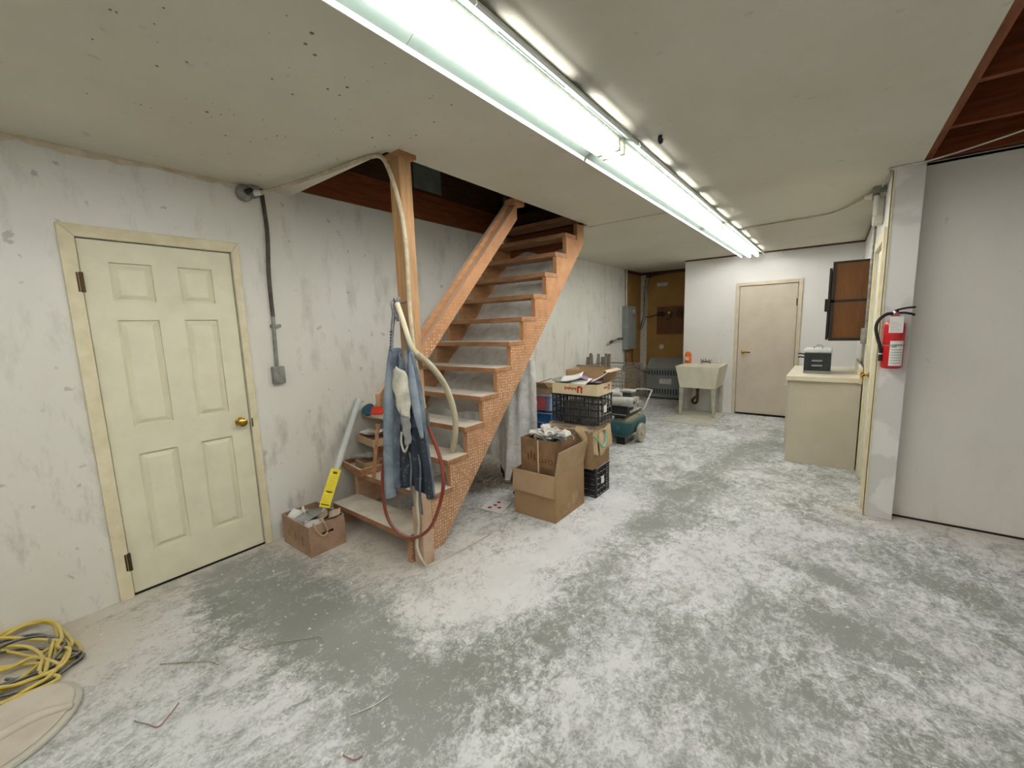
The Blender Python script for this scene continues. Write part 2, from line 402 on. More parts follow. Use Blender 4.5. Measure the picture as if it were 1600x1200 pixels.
# joists over the open bay at the right
part('joist', 'beam_wood', ceiling, ((.392, -4, 2.497), (.432, 4.05, 2.74)))
for y in (4.0, 3.42, 2.84, 2.2, 1.6, .9, .2):
    part('joist', 'joist_red', ceiling, ((.432, y-.02, 2.5), (4.2, y+.02, 2.74)))
part('blocking', 'beam_wood', ceiling, ((.92, 3.44, 2.52), (.96, 3.98, 2.7)))
for i in range(15):
    part('floorboard', 'subfloor', ceiling, ((.43+.25*i, -4, 2.742), (.676+.25*i, 4.1, 2.762)))
# ------------------------------------------------------------------ doors
def panel_door():
    d = struct(empty('door_1', (XL, .75, 0)))
    y0, y1, z1 = .397, 1.104, 2.03
    P = [(.515, .692, 1.706, 1.915), (.820, .990, 1.706, 1.915), (.515, .692, .995, 1.60), (.820, .990, .995, 1.60), (.510, .695, .235, .828), (.816, .990, .235, .828)]
    us = [y0, .512, .693, .818, .990, y1]; vs = [.012, .235, .828, .995, 1.60, 1.706, 1.915, z1]
    b = MB(); b.cells(us, vs, lambda i, j: not (i in (1, 3) and j in (1, 3, 5)), 'x', XL-.05, XL-.006)
    b.box((XL-.05, y0+.02, .05), (XL-.022, y1-.02, z1-.05))
    b.build('slab', 'door_cream', d, bevel=.004)
    for i in (1, 3):
        for j in (1, 3, 5):
            a0, a1, c0, c1 = us[i], us[i+1], vs[j], vs[j+1]; e = .034; q = MB()
            q.add([(XL-.021, a0+.012, c0+.012), (XL-.021, a1-.012, c0+.012), (XL-.021, a1-.012, c1-.012), (XL-.021, a0+.012, c1-.012),
                   (XL-.008, a0+e, c0+e), (XL-.008, a1-e, c0+e), (XL-.008, a1-e, c1-e), (XL-.008, a0+e, c1-e)],
                  [(4, 5, 6, 7), (0, 1, 5, 4), (1, 2, 6, 5), (2, 3, 7, 6), (3, 0, 4, 7), (3, 2, 1, 0)])
            q.build('panel', 'door_cream', d)
    # casing, mitred
    cw, x0, x1 = .062, XL-.002, XL+.018
    def mitre(poly): 
        b = MB(); b.prism(poly, 'x', x0, x1); b.build('casing', 'casing_cream', d, bevel=.004)
    ya, yb, zt = .393, 1.108, 2.035
    mitre([(ya-cw, 0), (ya, 0), (ya, zt), (ya-cw, zt+cw)]); mitre([(yb, 0), (yb+.045, 0), (yb+.045, zt+cw), (yb, zt)]); mitre([(ya-cw, zt+cw), (ya, zt), (yb, zt), (yb+.045, zt+cw)])
    part('jamb', 'dark_gap', d, ((XL-.12, .385, 0), (XL-.07, 1.115, 2.04)))
    part('threshold', 'dark_gap', d, ((XL-.1, .393, .0005), (XL-.003, 1.108, .011)))
    k = MB(); k.lathe([(.0, 0), (.030, 0), (.030, .006), (.012, .01), (.012, .032), (.022, .036), (.029, .048), (.027, .06), (.014, .068), (0, .069)], (XL-.008, 1.045, .915), 20, 'x'); k.build('knob', 'brass', d, smooth=True)
    for z in (1.80, .22):
        h = part('hinge', 'hinge_bronze', d, ((XL-.006, .375, z-.05), (XL+.02, .383, z+.05))); q = MB(); q.cyl((XL+.019, .394, z-.052), (XL+.019, .394, z+.052), .009, n=10); q.build('pin', 'hinge_bronze', h)
    part('strike', 'hinge_bronze', d, ((XL+.0175, 1.109, .87), (XL+.020, 1.116, .93)))
panel_door()
def flush_door():
    d = struct(empty('door_2', (-.83, YB, 0)))
    part('slab', 'door_tan', d, ((-1.2, YB+.004, .03), (-.456, YB+.045, 1.995)), bevel=.003)
    for a, c in (((-1.255, YB-.016, 0), (-1.205, YB+.002, 2.05)), ((-.45, YB-.016, 0), (-.40, YB+.002, 2.05)), ((-1.205, YB-.016, 2.0), (-.45, YB+.002, 2.05))):
        part('casing', 'casing_tan', d, (a, c), bevel=.003)
    part('gap', 'dark_gap', d, ((-1.2, YB+.002, .0), (-.456, YB+.1, .028)))
    k = MB(); k.lathe([(0, 0), (.028, 0), (.028, -.008), (.011, -.012), (.011, -.04), (.014, -.045), (0, -.05)], (-1.125, YB+.004, .99), 16, 'y'); k.box((-1.13, YB-.052, .978), (-1.02, YB-.036, .998)); k.build('lever_handle', 'brass', d, smooth=True)
    for z in (1.72, .3): part('hinge', 'hinge_bronze', d, ((-.470, YB-.003, z-.05), (-.452, YB+.005, z+.05)))
flush_door()
def side_door():
    d = struct(empty('door_3', (.25, 4.54, 0)))
    part('slab', 'door_cream', d, ((.262, 4.163, .01), (.30, 4.917, 2.03)), bevel=.003)
    for a, c in (((.232, 4.075, 0), (.252, 4.16, 2.12)), ((.232, 4.92, 0), (.252, 4.985, 2.12)), ((.232, 4.16, 2.035), (.252, 4.92, 2.12))):
        part('casing', 'casing_cream', d, (a, c), bevel=.003)
    k = MB(); k.lathe([(0, 0), (.026, 0), (.026, -.006), (.01, -.01), (.01, -.03), (.026, -.042), (.024, -.055), (0, -.062)], (.262, 4.84, .97), 16, 'x'); k.build('knob', 'brass', d, smooth=True)
side_door()
# ------------------------------------------------------------------ ceiling lights
def light(i, y0, y1, label, cx=-1.0):
    L = y1-y0-.012; ym = (y0+y1)/2
    t = thing('strip_light', (cx, ym, H-.09), label, 'strip light', 'fluorescent strip lights in a row')
    part('channel', 'fixture_channel', t, ((cx-.062, y0+.004, 2.436), (cx+.062, y1-.004, 2.4795)))
    # reflector wings in two sections each, with uplight slots near the channel
    for s in (-1, 1):
        for k in (0, 1):
            a, c = y0+.004+k*L/2, y0+.002+(k+1)*L/2
            prof = [(.062, 2.452), (.080, 2.443), (.088, 2.439), (.150, 2.408), (.158, 2.392), (.150, 2.389)]
            n = 2; ys = []
            for q in range(n):
                w_ = (c-a)/n; ys += [a+q*w_, a+q*w_+.30*w_]
            ys.append(c)
            b = MB(); idx = {}
            V = []; F = []
            for pi, (dx, z) in enumerate(prof):
                for yi, y in enumerate(ys): V.append((cx+s*dx, y, z))
            m_ = len(ys)
            for pi in range(len(prof)-1):
                for yi in range(m_-1):
                    if s == 1 and pi == 1 and yi % 2 == 1: continue
                    F.append((pi*m_+yi, pi*m_+yi+1, (pi+1)*m_+yi+1, (pi+1)*m_+yi))
            b.add(V, F); o = b.build('reflector', ['wing_darkened', 'fixture_white'], t, fix=False)
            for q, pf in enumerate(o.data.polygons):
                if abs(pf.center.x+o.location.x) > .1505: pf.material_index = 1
            so = o.modifiers.new('solid', 'SOLIDIFY'); so.thickness = .0012
    for s in (-1, 1):
        b = MB(); b.cyl((cx+s*.048, y0+.05, 2.398), (cx+s*.048, y1-.05, 2.398), .019, n=8); b.build('tube', 'tube_glow', t, smooth=True)
        for y in (y0+.03, y1-.03):
            part('lampholder', 'lampholder', t, ((cx+s*.048-.014, y-.012, 2.382), (cx+s*.048+.014, y+.012, 2.437)), bevel=.003)
for i, (a, c, l) in enumerate([(4.66, 7.10, 'far fluorescent strip light ending by the tan back door'), (2.21, 4.65, 'middle fluorescent strip light right of the stair opening'), (-.24, 2.20, 'nearest fluorescent strip light at the top edge of the photo'), (-2.69, -.25, 'fluorescent strip light behind the viewer')]):
    light(i, a, c, l)
light(4, -.60, 1.84, 'added fluorescent strip light under the open joists, unseen at the right', 2.4)  # added lamp, never in view, brightens the right-hand wall
# ------------------------------------------------------------------ staircase
RISE, RUN, Z1, Y1 = .1975, .1832, .193, 1.548
def staircase():
    t = thing('staircase', (-2.55, 2.7, 0), 'open-riser wooden staircase with dusty treads and a sloping handrail', 'staircase')
    for x0, x1, mt in ((-2.122, -2.082, 'lumber_dots'), (-3.01, -2.97, 'lumber')):
        poly = [(1.556, 0)]
        for i in range(13):
            y = Y1+.022+RUN*i; z = Z1-.04+RISE*i
            if z > 2.44: break
            poly += [(y, z)] if i == 0 else [(y, z)]
            poly += [(y+RUN, z)]
        yl, zl = poly[-1]
        poly += [(3.80, zl), (3.80, 2.485), (3.935, 2.485), (3.935, 2.31), (1.83, 0)]
        b = MB(); b.prism(poly, 'x', x0, x1); b.build('stringer', mt, t)
    for i in range(13):
        y = Y1+RUN*i; z = Z1+RISE*i
        b = MB(); b.box((-3.0, y, z-.04), (-2.078, y+.215, z)); b.build('tread', 'lumber_tread', t, bevel=.004)
    part('header', 'beam_wood', t, ((-2.97, 3.86, 2.25), (-2.122, 3.9, 2.485)))
    b = MB(); b.box((-2.064, 1.574, 0), (-1.974, 1.66, H)); b.build('newel_post', 'lumber_post', t, bevel=.004)
    part('cleat', 'lumber', t, ((-2.08, 1.56, 2.455), (-1.95, 1.68, H)))
    # handrail, a 2x4 on edge along the slope
    def rail(x0, x1, ya, yb, off, wd, mt, name='handrail'):
        f = lambda y: 1.353+1.03*(y-1.713)+off
        b = MB(); b.prism([(ya, f(ya)), (yb, f(yb)), (yb+.0, f(yb)-wd), (ya, f(ya)-wd)], 'x', x0, x1); return b.build(name, mt, t, bevel=.003)
    rail(-2.125, -2.078, 1.60, 2.805, 0, .128, 'lumber_dots'); rail(-2.168, -2.126, 1.44, 2.80, .05, .075, 'lumber', 'cap_rail')
    part('rail_cleat', 'lumber', t, ((-2.15, 2.74, H-.025), (-2.05, 2.87, H+.015)))
    return t
stairs = staircase()
# ------------------------------------------------------------------ object materials
D('card', 'a38765', '947653', rough=.85, scale=4, dust=.35); D('card_pale', 'b09777', 'a38866', rough=.85, scale=4, dust=.3); D('card_dark', '8a6d50', '755a40', rough=.85, scale=8, dust=.3)
D('card_pink', 'a58870', '8e705a', rough=.85, scale=6, dust=.5); D('card_cream', 'd8c9a6', 'cbb994', rough=.85, scale=5); D('ink_brown', '6a4428', '5c3a22', rough=.9); D('ink_red', 'b4362c', 'a83a30', rough=.8)
D('tape_cream', 'dcc9a0', 'cfb98c', rough=.4); D('paper_grey', 'cdc9c0', 'aba69c', rough=.85, scale=12); D('paper_white', 'e8e8e4', 'd8d8d4', rough=.8); D('paper_teal', '2f7a6a', '3a8a78', rough=.6); D('paper_mauve', '8a7484', '9a8494', rough=.7)
D('paper_bag', 'c9b490', 'b8a27c', rough=.85, scale=5); D('handle_green', '8fb5a0', '7aa48e', rough=.7)
D('crate_black', '202123', '3a3a3a', rough=.5, dust=.75, scale=12); D('tote_blue', '2f6aa8', '285a92', rough=.4, dust=.4); D('tote_clear', '9aa6c4', '8a96b6', rough=.35); D('red_plastic', 'b85a62', 'a84c54', rough=.45)
D('denim', '576270', '858d94', rough=.8, scale=11, lo=.42, hi=.72); D('denim_light', '8c969f', '6a7684', rough=.8, scale=10); D('navy', '30363f', '6d7378', rough=.75, scale=26, lo=.56, hi=.74); D('cloth_dust', 'ddd8c6', '9ca0a0', rough=.9, scale=9, lo=.45, hi=.7); D('cloth_grey', '9a9a96', '85858a', rough=.9, scale=14)
D('strap_grey', '9c98a0', '77747c', rough=.8, scale=50); D('hose_red', '8a4434', '7a3a2c', rough=.55, dust=.3); D('hose_clear', 'd2cab0', 'c2b898', rough=.35)
D('yellow_tag', 'eede2a', 'e6d21e', rough=.5); D('tag_ink', '6a5a10', '5a4a10', rough=.7); D('pvc_white', 'dcdedc', 'c8ccca', rough=.45)
D('disc_teal', '3a5f62', '2f5054', rough=.8); D('disc_blue', '2f5878', '284c6a', rough=.8); D('disc_green', '7f9a6a', '6f8a5a', rough=.8); D('disc_red', 'd0402a', 'b83622', rough=.7)
D('straw', '948878', 'b8ae9e', rough=.9, scale=30); D('plaster_white', 'e4e2da', 'd4d0c6', rough=.9)
D('heater_grey', '7d8180', '70746f', rough=.45, scale=3, dust=.3); D('grill_dark', '34383a', '2a2e30', rough=.6); D('panel_grey', '8a908c', '7c827e', rough=.45)
D('sink_white', 'dcd8c4', 'cfc8ae', rough=.4, scale=5, lo=.45, hi=.75); D('sink_leg', 'b8b4a4', '98948a', rough=.5, scale=7); D('chrome', 'c8c8c8', 'a0a0a0', metal=1, rough=.2); D('pipe_dark', '5a4436', '4a382c', rough=.4, metal=.5)
D('soap_orange', 'e0662a', 'd85a20', rough=.25); D('mat_pale', 'c6c4b6', 'b4b2a4', rough=.85, scale=6)
D('cab_paint', 'cac2af', 'c0b7a3', rough=.55, scale=2); D('counter', 'e4dcc6', 'd9cfb6', rough=.4, scale=5); D('amber_wood', '6a441e', '5a381a', rough=.45, stretch=(4, 4, .6), scale=5); D('wood_black', '2e2620', '221c18', rough=.6, dust=.3)
D('ext_red', 'c41c22', 'b0161c', rough=.3, scale=2, spec=.5); D('cord_yellow', 'd8c04a', 'c8ae3a', rough=.6, dust=.35); D('cord_black', '3a3a36', '4a4842', rough=.6, dust=.3)
D('comp_teal', '2f5a62', '2a4c50', rough=.5, scale=5, dust=.95, dc='a89a72'); D('motor_grey', 'bcbab4', '9a9892', rough=.45, dust=.4); D('wheel_grey', 'b0a898', '9a9284', rough=.85); D('pump_dark', '2c3c3c', '22302f', rough=.6, dust=.7)
D('slat_grey', '8e8478', '776c60', rough=.85, scale=12, dust=.3); D('wire', '8a8880', '6a6860', metal=.6, rough=.5); D('pipe_grey', '8c8c84', '707068', metal=.4, rough=.5); D('bench_black', '2a2c2e', '3a3c3e', rough=.5, dust=.45); D('lid_white', 'd4d6d4', 'c2c4c2', rough=.4)
D('dusty_top', 'd0c8ba', 'bfb5a4', rough=.9, scale=5); D('cord_pale', 'cfc9ba', 'b9b2a2', rough=.7); D('rag_brown', '8d7a68', '6f6052', rough=.9, scale=16, bump=.3)
def plastic(t, m):
    b = t.b; g = t.new('NewGeometry').outputs['Position']
    f = t.ramp(t.noise(g, 7, 7, .7, .6), .42, .72)
    t.ln(t.mix(f, lin('ebebe8'), lin('bdbab2')), b.inputs['Base Color']); b.inputs['Roughness'].default_value = .35
    f2 = t.ramp(t.noise(g, 4, 4), .35, .7, .78, .95); t.ln(f2, b.inputs['Alpha'])
    t.bump(t.noise(g, 11, 5, .6, 1.5), .6, .02)
CUSTOM['plastic_film'] = plastic
rnd = random.Random(4)
# ------------------------------------------------------------------ left wall electrics
def wall_conduit():
    t = thing('wall_conduit', (XL, 1.32, 1.14), 'dark metal conduit dropping to a galvanised switch box beside the cream door', 'conduit')
    b = MB(); b.tube(spline([(XL+.014, 1.335, 2.478), (XL+.014, 1.345, 2.2), (XL+.014, 1.325, 1.9), (XL+.014, 1.322, 1.62)], 6), .0125, 10); b.build('upper_conduit', 'conduit_dark', t, smooth=True)
    b = MB(); b.cyl((XL+.014, 1.322, 1.62), (XL+.014, 1.312, 1.27), .0115, n=10); b.build('lower_conduit', 'galv', t, smooth=True)
    part('strap', 'galv', t, ((XL, 1.30, 1.545), (XL+.028, 1.365, 1.565)))
    x = part('box', 'galv', t, ((XL, 1.272, 1.145), (XL+.045, 1.352, 1.268)), bevel=.006)
    part('cover', 'galv', x, ((XL+.045, 1.275, 1.148), (XL+.05, 1.349, 1.265)), bevel=.003)
    b = MB(); b.lathe([(0, 0), (.012, 0), (.012, .008), (0, .009)], (XL+.05, 1.312, 1.225), 12, 'x'); b.build('receptacle', 'galv', x)
wall_conduit()
def socket():
    t = thing('junction_box', (XL, 1.24, 2.39), 'grey junction box with a plug under the ceiling above the cream door', 'junction box')
    b = MB(); b.lathe([(0, 0), (.05, 0), (.05, .035), (.044, .04), (0, .041)], (XL, 1.225, 2.425), 16, 'x'); b.build('box', 'galv', t, smooth=True)
    part('bracket', 'galv', t, ((XL, 1.24, 2.41), (XL+.06, 1.30, 2.476)), bevel=.004)
    b = MB(); b.cyl((XL+.04, 1.23, 2.43), (XL+.075, 1.25, 2.445), .018, .012, 12); b.build('plug', 'black', t, smooth=True)
    b = MB(); b.cyl((XL+.06, 1.275, 2.43), (XL+.10, 1.30, 2.43), .02, .016, 12); b.build('connector', 'pvc_white', t, smooth=True)
socket()
def K(x, z, y, y0=1.5): k = y/y0; return (x*k, y, 1.5+(z-1.5)*k)
def air_hose():
    t = thing('air_hose', (-1.95, 1.53, .19), 'air hose running from the ceiling down the stair post into a red loop', 'hose')
    up = [(XL+.10, 1.30, 2.43), (-2.9, 1.33, 2.43), (-2.55, 1.42, 2.45), (-2.25, 1.48, 2.465), (-2.13, 1.50, 2.468), K(-2.004, 2.42, 1.525), K(-1.905, 2.20, 1.535), K(-1.865, 1.96, 1.535), K(-1.867, 1.62, 1.53), K(-1.851, 1.34, 1.51), K(-1.82, 1.15, 1.51), K(-1.789, 1.03, 1.51)]
    b = MB(); b.tube(spline(up, 6), .0125, 8); b.build('tan_hose', 'cable_tan', t, smooth=True)
    b = MB(); b.tube([K(-1.80, 1.06, 1.51), K(-1.789, 1.02, 1.51), K(-1.778, .985, 1.51), K(-1.772, .955, 1.51)], [.015, .02, .014, .018], 10); b.build('coupling', 'conduit_dark', t, smooth=True)
    lo = [K(-1.772, .96, 1.51), K(-1.72, .86, 1.52), K(-1.685, .776, 1.525), K(-1.672, .66, 1.53), K(-1.706, .53, 1.53), K(-1.79, .37, 1.53), K(-1.90, .27, 1.528), K(-2.02, .222, 1.528), K(-2.12, .225, 1.528), K(-2.21, .28, 1.528), K(-2.25, .38, 1.528), K(-2.25, .55, 1.53), K(-2.20, .75, 1.535)]
    b = MB(); b.tube(spline(lo, 6), .0105, 8); b.build('red_hose', 'hose_red', t, smooth=True)
air_hose()
def clear_hose():
    pts = [(-1.925, 1.462, 1.645), (-1.885, 1.462, 1.55), (-1.845, 1.465, 1.44), (-1.835, 1.49, 1.375), (-1.88, 1.55, 1.35), (-1.945, 1.63, 1.328), (-1.985, 1.765, 1.235), (-2.03, 1.90, 1.09), (-2.06, 1.985, .90), (-2.10, 2.02, .75), (-2.15, 2.05, .66), (-2.20, 2.075, .595)]
    b = MB(); b.tube(spline(pts, 7), [.015]*21+[.021]*(len(spline(pts, 7))-21), 10)
    tag(b.build('clear_hose', 'hose_clear', smooth=True), 'pale translucent hose arching from the stair post onto a tread', 'hose')
clear_hose()
def apron():
    t = thing('work_apron', (-1.92, 1.48, .5), 'blue-grey work apron hanging by its straps from the stair post', 'apron')
    def body(u, v, off=0):
        xl = -2.02-.085*v; xr = -1.815+.085*v
        x = xl+(xr-xl)*u
        top = 1.40-.085*math.exp(-((u-.52)/.13)**2)-.03*(abs(u-.5)*2)**6
        z = top+(.56-.02*math.sin(u*9)-top)*v
        y = 1.482+.022*math.cos(u*23+v*1.6+.5*math.sin(v*5))*(1-.35*v)-.022*math.exp(-((u-.1)/.09)**2)+.004*math.sin(v*11+u*5)
        return (x, y-off, z)
    b = MB(); b.sheet(body, 56, 40, .004); b.build('body', 'denim', t, smooth='all')
    b = MB(); b.sheet(lambda u, v: (lambda p: (p[0], p[1]-.006, p[2]))(body(.20+.79*u, .53+.46*v, .004)), 36, 20, .003); b.build('lower_panel', 'navy', t, smooth='all')
    # roll of lighter cloth down the left edge
    b = MB(); P = [(-2.00, 1.46, 1.41), (-2.03, 1.45, 1.2), (-2.055, 1.445, .95), (-2.075, 1.44, .7), (-2.085, 1.44, .52), (-2.082, 1.44, .49)]
    b.tube(spline(P, 6), [.012+.022*min(1, i/9) for i in range(31)], 12); b.build('side_roll', 'denim_light', t, smooth='all')
    b = MB(); b.tube(spline([(-1.84, 1.465, 1.38), (-1.82, 1.45, 1.2), (-1.80, 1.45, 1.05), (-1.775, 1.455, .9)], 6), [.008+.016*math.sin(math.pi*i/18) for i in range(19)], 10); b.build('side_fold', 'denim_light', t, smooth='all')
    # bib folded over, covered in plaster dust
    def bib(u, v):
        w = (.024+.05*math.sin(math.pi*min(1, .18+v*.75)))
        cx = -1.915+.03*v; return (cx+(u-.5)*2*w, 1.438-.016*math.sin(math.pi*u)+.006*math.sin(v*14+u*6), 1.30-.27*v-.05*abs(u-.5))
    b = MB(); b.sheet(bib, 14, 18, .004); b.build('folded_bib', 'cloth_dust', t, smooth='all')
    def pouch(u, v): return (-1.892+(u-.5)*(.085-.03*v)+.012*v, 1.442-.022*math.sin(math.pi*u)*(1-.3*v)+.004*math.sin(v*17), 1.04-.19*v+.03*abs(u-.5))
    b = MB(); b.sheet(pouch, 12, 16, .004); b.build('pocket', 'cloth_grey', t, smooth='all')
    b = MB(); b.tube(spline([(-1.935, 1.44, .92), (-1.93, 1.43, .86), (-1.905, 1.428, .81), (-1.88, 1.43, .84), (-1.865, 1.44, .90)], 6), .006, 8); b.build('tie', 'cord_pale', t, smooth=True)
    for x, zz in ((-1.90, .47), (-1.82, .44)):
        b = MB(); b.sheet(lambda u, v: (x+(u-.5)*.016+.006*math.sin(v*6), 1.458+.004*math.sin(v*9), .80+(zz-.80)*v), 2, 14, .002); b.build('tie', 'denim', t, smooth='all')
    # straps up to the hook
    def strap(p0, p1, w, mt, lean):
        p0, p1 = Vector(p0), Vector(p1)
        b = MB(); b.sheet(lambda u, v: p0.lerp(p1, v)+Vector(((u-.5)*w, -.008*math.sin(v*math.pi)-lean*u, 0)), 3, 12, .003); return b.build('strap', mt, t, smooth='all')
    s = strap((-1.955, 1.475, 1.645), (-1.985, 1.452, 1.375), .034, 'strap_grey', .01)
    b = MB()
    for i in range(7): b.box((-1.995+.0019*i, 1.443, 1.385+.017*i), (-1.973+.0019*i, 1.4445, 1.392+.017*i))
    b.build('stitching', 'navy', s)
    strap((-1.935, 1.485, 1.64), (-1.838, 1.462, 1.37), .026, 'denim', .0); strap((-1.97, 1.49, 1.64), (-2.012, 1.47, 1.38), .024, 'denim_light', .0)
    b = MB()
    for i in range(7):
        a = i*.9; b.tube(spline([(-1.955, 1.5, 1.655), (-1.955+.028*math.cos(a), 1.475+.018*math.sin(a), 1.675-.006*i), (-1.96+.02*math.cos(a+1), 1.47, 1.62-.012*i)], 5), .008, 6)
    b.build('strap_knot', 'strap_grey', t, smooth='all')
    b = MB(); b.tube(spline([(-1.985, 1.574, 1.66), (-1.965, 1.50, 1.645), (-1.955, 1.47, 1.65), (-1.952, 1.462, 1.675)], 5), .004, 6); b.build('hook', 'conduit_dark', t)
apron()
b = MB(); b.tube(spline([(-1.965, 1.565, .62), (-1.985, 1.556, .45), (-1.975, 1.55, .3), (-2.0, 1.545, .15), (-1.97, 1.56, .05), (-1.955, 1.60, .008), (-1.93, 1.745, .006), (-1.91, 1.96, .006), (-1.90, 2.1, .006), (-1.905, 2.19, .006), (-1.85, 2.22, .006)], 6), [.008]*24+[.005]*37, 6)
tag(b.build('cord', 'cord_pale', smooth=True), 'pale cord trailing down the stair post and across the floor', 'cord')
# ------------------------------------------------------------------ cardboard boxes
def open_box(name, lo, hi, label, mt, th=.005, wall_h=None, cat='box', cutouts=()):
    t = thing(name, ((lo[0]+hi[0])/2, (lo[1]+hi[1])/2, lo[2]), label, cat)
    (x0, y0, z0), (x1, y1, z1) = lo, hi
    part('base', mt, t, ((x0+th, y0+th, z0), (x1-th, y1-th, z0+th)))
    def side(axis, a, b_, u0, u1, cuts):
        us = sorted({u0, u1, *[c[0] for c in cuts], *[c[1] for c in cuts]}); vs = sorted({z0, z1, *[c[2] for c in cuts], *[c[3] for c in cuts]})
        hole = lambda i, j: any(c[0] <= us[i] and us[i+1] <= c[1]+1e-6 and c[2] <= vs[j]+1e-6 and vs[j+1] <= c[3]+1e-6 for c in cuts)
        m = MB(); m.cells(us, vs, lambda i, j: not hole(i, j), axis, a, b_); return m.build('side', mt, t)
    cf = [c[1:] for c in cutouts if c[0] == 'f']; cr = [c[1:] for c in cutouts if c[0] == 'r']
    side('y', y0, y0+th, x0, x1, cf); side('y', y1-th, y1, x0, x1, []); side('x', x1-th, x1, y0+th, y1-th, cr); side('x', x0, x0+th, y0+th, y1-th, [])
    return t
def flap(t, a, b_, dv, mt, th=.005, curve=0, n=6):
    a, b_, dv = Vector(a), Vector(b_), Vector(dv); nrm = (b_-a).cross(dv).normalized()
    m = MB(); m.sheet(lambda u, v: a.lerp(b_, u)+dv*v+nrm*curve*math.sin(v*1.57), 4, n, th); return m.build('flap', mt, t)
def paper(name, c, w, h, rz, rx, curl, mt, label, cat='paper', group=None, ry=0, n=8):
    T = xf(c, rz, rx, ry); m = MB(T)
    m.sheet(lambda u, v: ((u-.5)*w, (v-.5)*h, curl*((2*u-1)**2+.4*math.sin(5*v))), n, 5, .0015)
    return tag(m.build(name, mt, smooth='all'), label, cat, group)
# fruit box by the door
fb = open_box('fruit_box', (-3.08, 1.205, .0), (-2.69, 1.46, .215), 'dusty fruit carton with a slotted handhold on the floor beside the cream door', 'card_pink',
    cutouts=[('f', -3.0, -2.985, .07, .13), ('f', -2.9, -2.885, .07, .13), ('f', -2.80, -2.785, .05, .12), ('r', 1.29, 1.375, .125, .145)])
m = MB(); m.sheet(lambda u, v: (-3.06+.35*u, 1.22+.22*v, .12+.03*math.sin(u*13)*math.cos(v*9)+.03*math.sin(u*5+v*7)), 26, 18, .004); tag(m.build('rag', 'rag_brown', smooth='all'), 'crumpled brown-grey rags filling the fruit carton', 'rag')
m = MB(); m.sheet(lambda u, v: (-2.97+.06*u+.02*v, 1.235+.07*v, .15+.11*v-.03*math.sin(u*3)+.02*math.sin(9*v)), 8, 8, .003); tag(m.build('glove', 'cloth_dust', smooth='all'), 'off-white cloth scrap at the front corner of the fruit carton', 'cloth')
m = MB(); m.tube(spline([(-2.72, 1.25, .17), (-2.695, 1.245, .225), (-2.676, 1.25, .18), (-2.672, 1.29, .13), (-2.676, 1.325, .14)], 6), .007, 6); m.tube(spline([(-2.74, 1.31, .22), (-2.70, 1.31, .225), (-2.678, 1.315, .2), (-2.676, 1.325, .15)], 6), .007, 6); tag(m.build('strap_handle', 'card_pale', smooth=True), 'tan bag handle hanging over the rim of the fruit carton', 'handle')
for i, (x, y, z, rz, lb, mt) in enumerate([(-2.99, 1.27, .205, 20, 'white card scrap poking from the fruit carton', 'paper_white'), (-2.8, 1.36, .20, -25, 'dark grey card scrap poking from the fruit carton', 'card_dark'), (-2.76, 1.28, .19, 60, 'grey paper scrap at the handhold side of the fruit carton', 'paper_grey')]):
    paper('paper_scrap', (x, y, z), .12, .08, rz, 38, .01, mt, lb)
for i, (x, y, rz, mt, lb) in enumerate([(-2.93, 1.39, 70, 'bench_black', 'black plastic scrap at the wall side of the fruit carton'), (-2.86, 1.27, 10, 'cloth_grey', 'crumpled grey plastic scrap in the middle of the fruit carton'), (-2.73, 1.40, -40, 'card_pale', 'tan card scrap at the stair side of the fruit carton')]):
    paper('plastic_scrap', (x, y, .19+.01*i), .13, .10, rz, 28, .02, mt, lb)
def wall_tube():
    a, b_ = Vector((-2.862, 1.335, .07)), Vector((-3.138, 1.925, .93)); d = (b_-a).normalized()
    t = thing('plastic_tube', a, 'long white plastic tube leaning on the wall with a yellow sleeve', 'tube')
    m = MB(); m.tube([a.lerp(b_, i/10) for i in range(11)], [.013]*3+[.02]+[.024]*7, 14); m.build('tube', 'pvc_white', t, smooth=True)
    c = a.lerp(b_, .30); view = (Vector((0, 0, 1.5))-c); view -= d*view.dot(d); view.normalize(); sd = d.cross(view)
    T = Matrix((sd, d, -sd.cross(d)*-1)).transposed().to_4x4(); T.translation = c+view*.03
    m = MB(T); m.box((-.04, -.145, -.003), (.034, .145, .004)); s = m.build('sleeve', 'yellow_tag', t, bevel=.002)
    m = MB(T)
    for y, w_, h in ((.115, .03, .018), (-.028, .05, .008), (-.034, .03, .007), (-.125, .055, .008)): m.box((-w_/2-.003, y-h/2, .004), (w_/2-.003, y+h/2, .005))
    m.build('print', 'tag_ink', s)['kind'] = 'stuff'
    m = MB(T)
    for k in range(13): 
        y = .085-k*.016
        if abs(y+.03) > .014: m.box((-.028, y, .004), (.022-.006*(k % 3), y+.0035, .0048))
    m.build('small_print', 'cord_yellow', s)['kind'] = 'stuff'
wall_tube()
# trays and oddments on the lower treads
def tray(name, c, w, d_, h, rz, mt, label, th=.008):
    T = xf(c, rz); t = thing(name, c, label, 'tray')
    def p(n, *bx):
        m = MB(T)
        for a, b_ in bx: m.box(a, b_)
        m.build(n, mt, t)
    p('base', ((-w/2, -d_/2, 0), (w/2, d_/2, th)))
    p('side', ((-w/2, -d_/2, th), (w/2, -d_/2+th, h))); p('side', ((-w/2, d_/2-th, th), (w/2, d_/2, h)))
    p('side', ((-w/2, -d_/2+th, th), (-w/2+th, d_/2-th, h))); p('side', ((w/2-th, -d_/2+th, th), (w/2, d_/2-th, h))); return t
tray('wooden_tray', (-2.97, 1.835, .393), .36, .25, .055, -8, 'lumber_tread', 'shallow wooden tray on the second tread by the wall', .014)
tray('small_carton', (-2.93, 1.83, .408), .18, .13, .06, -8, 'card', 'low open cardboard carton inside the wooden tray')
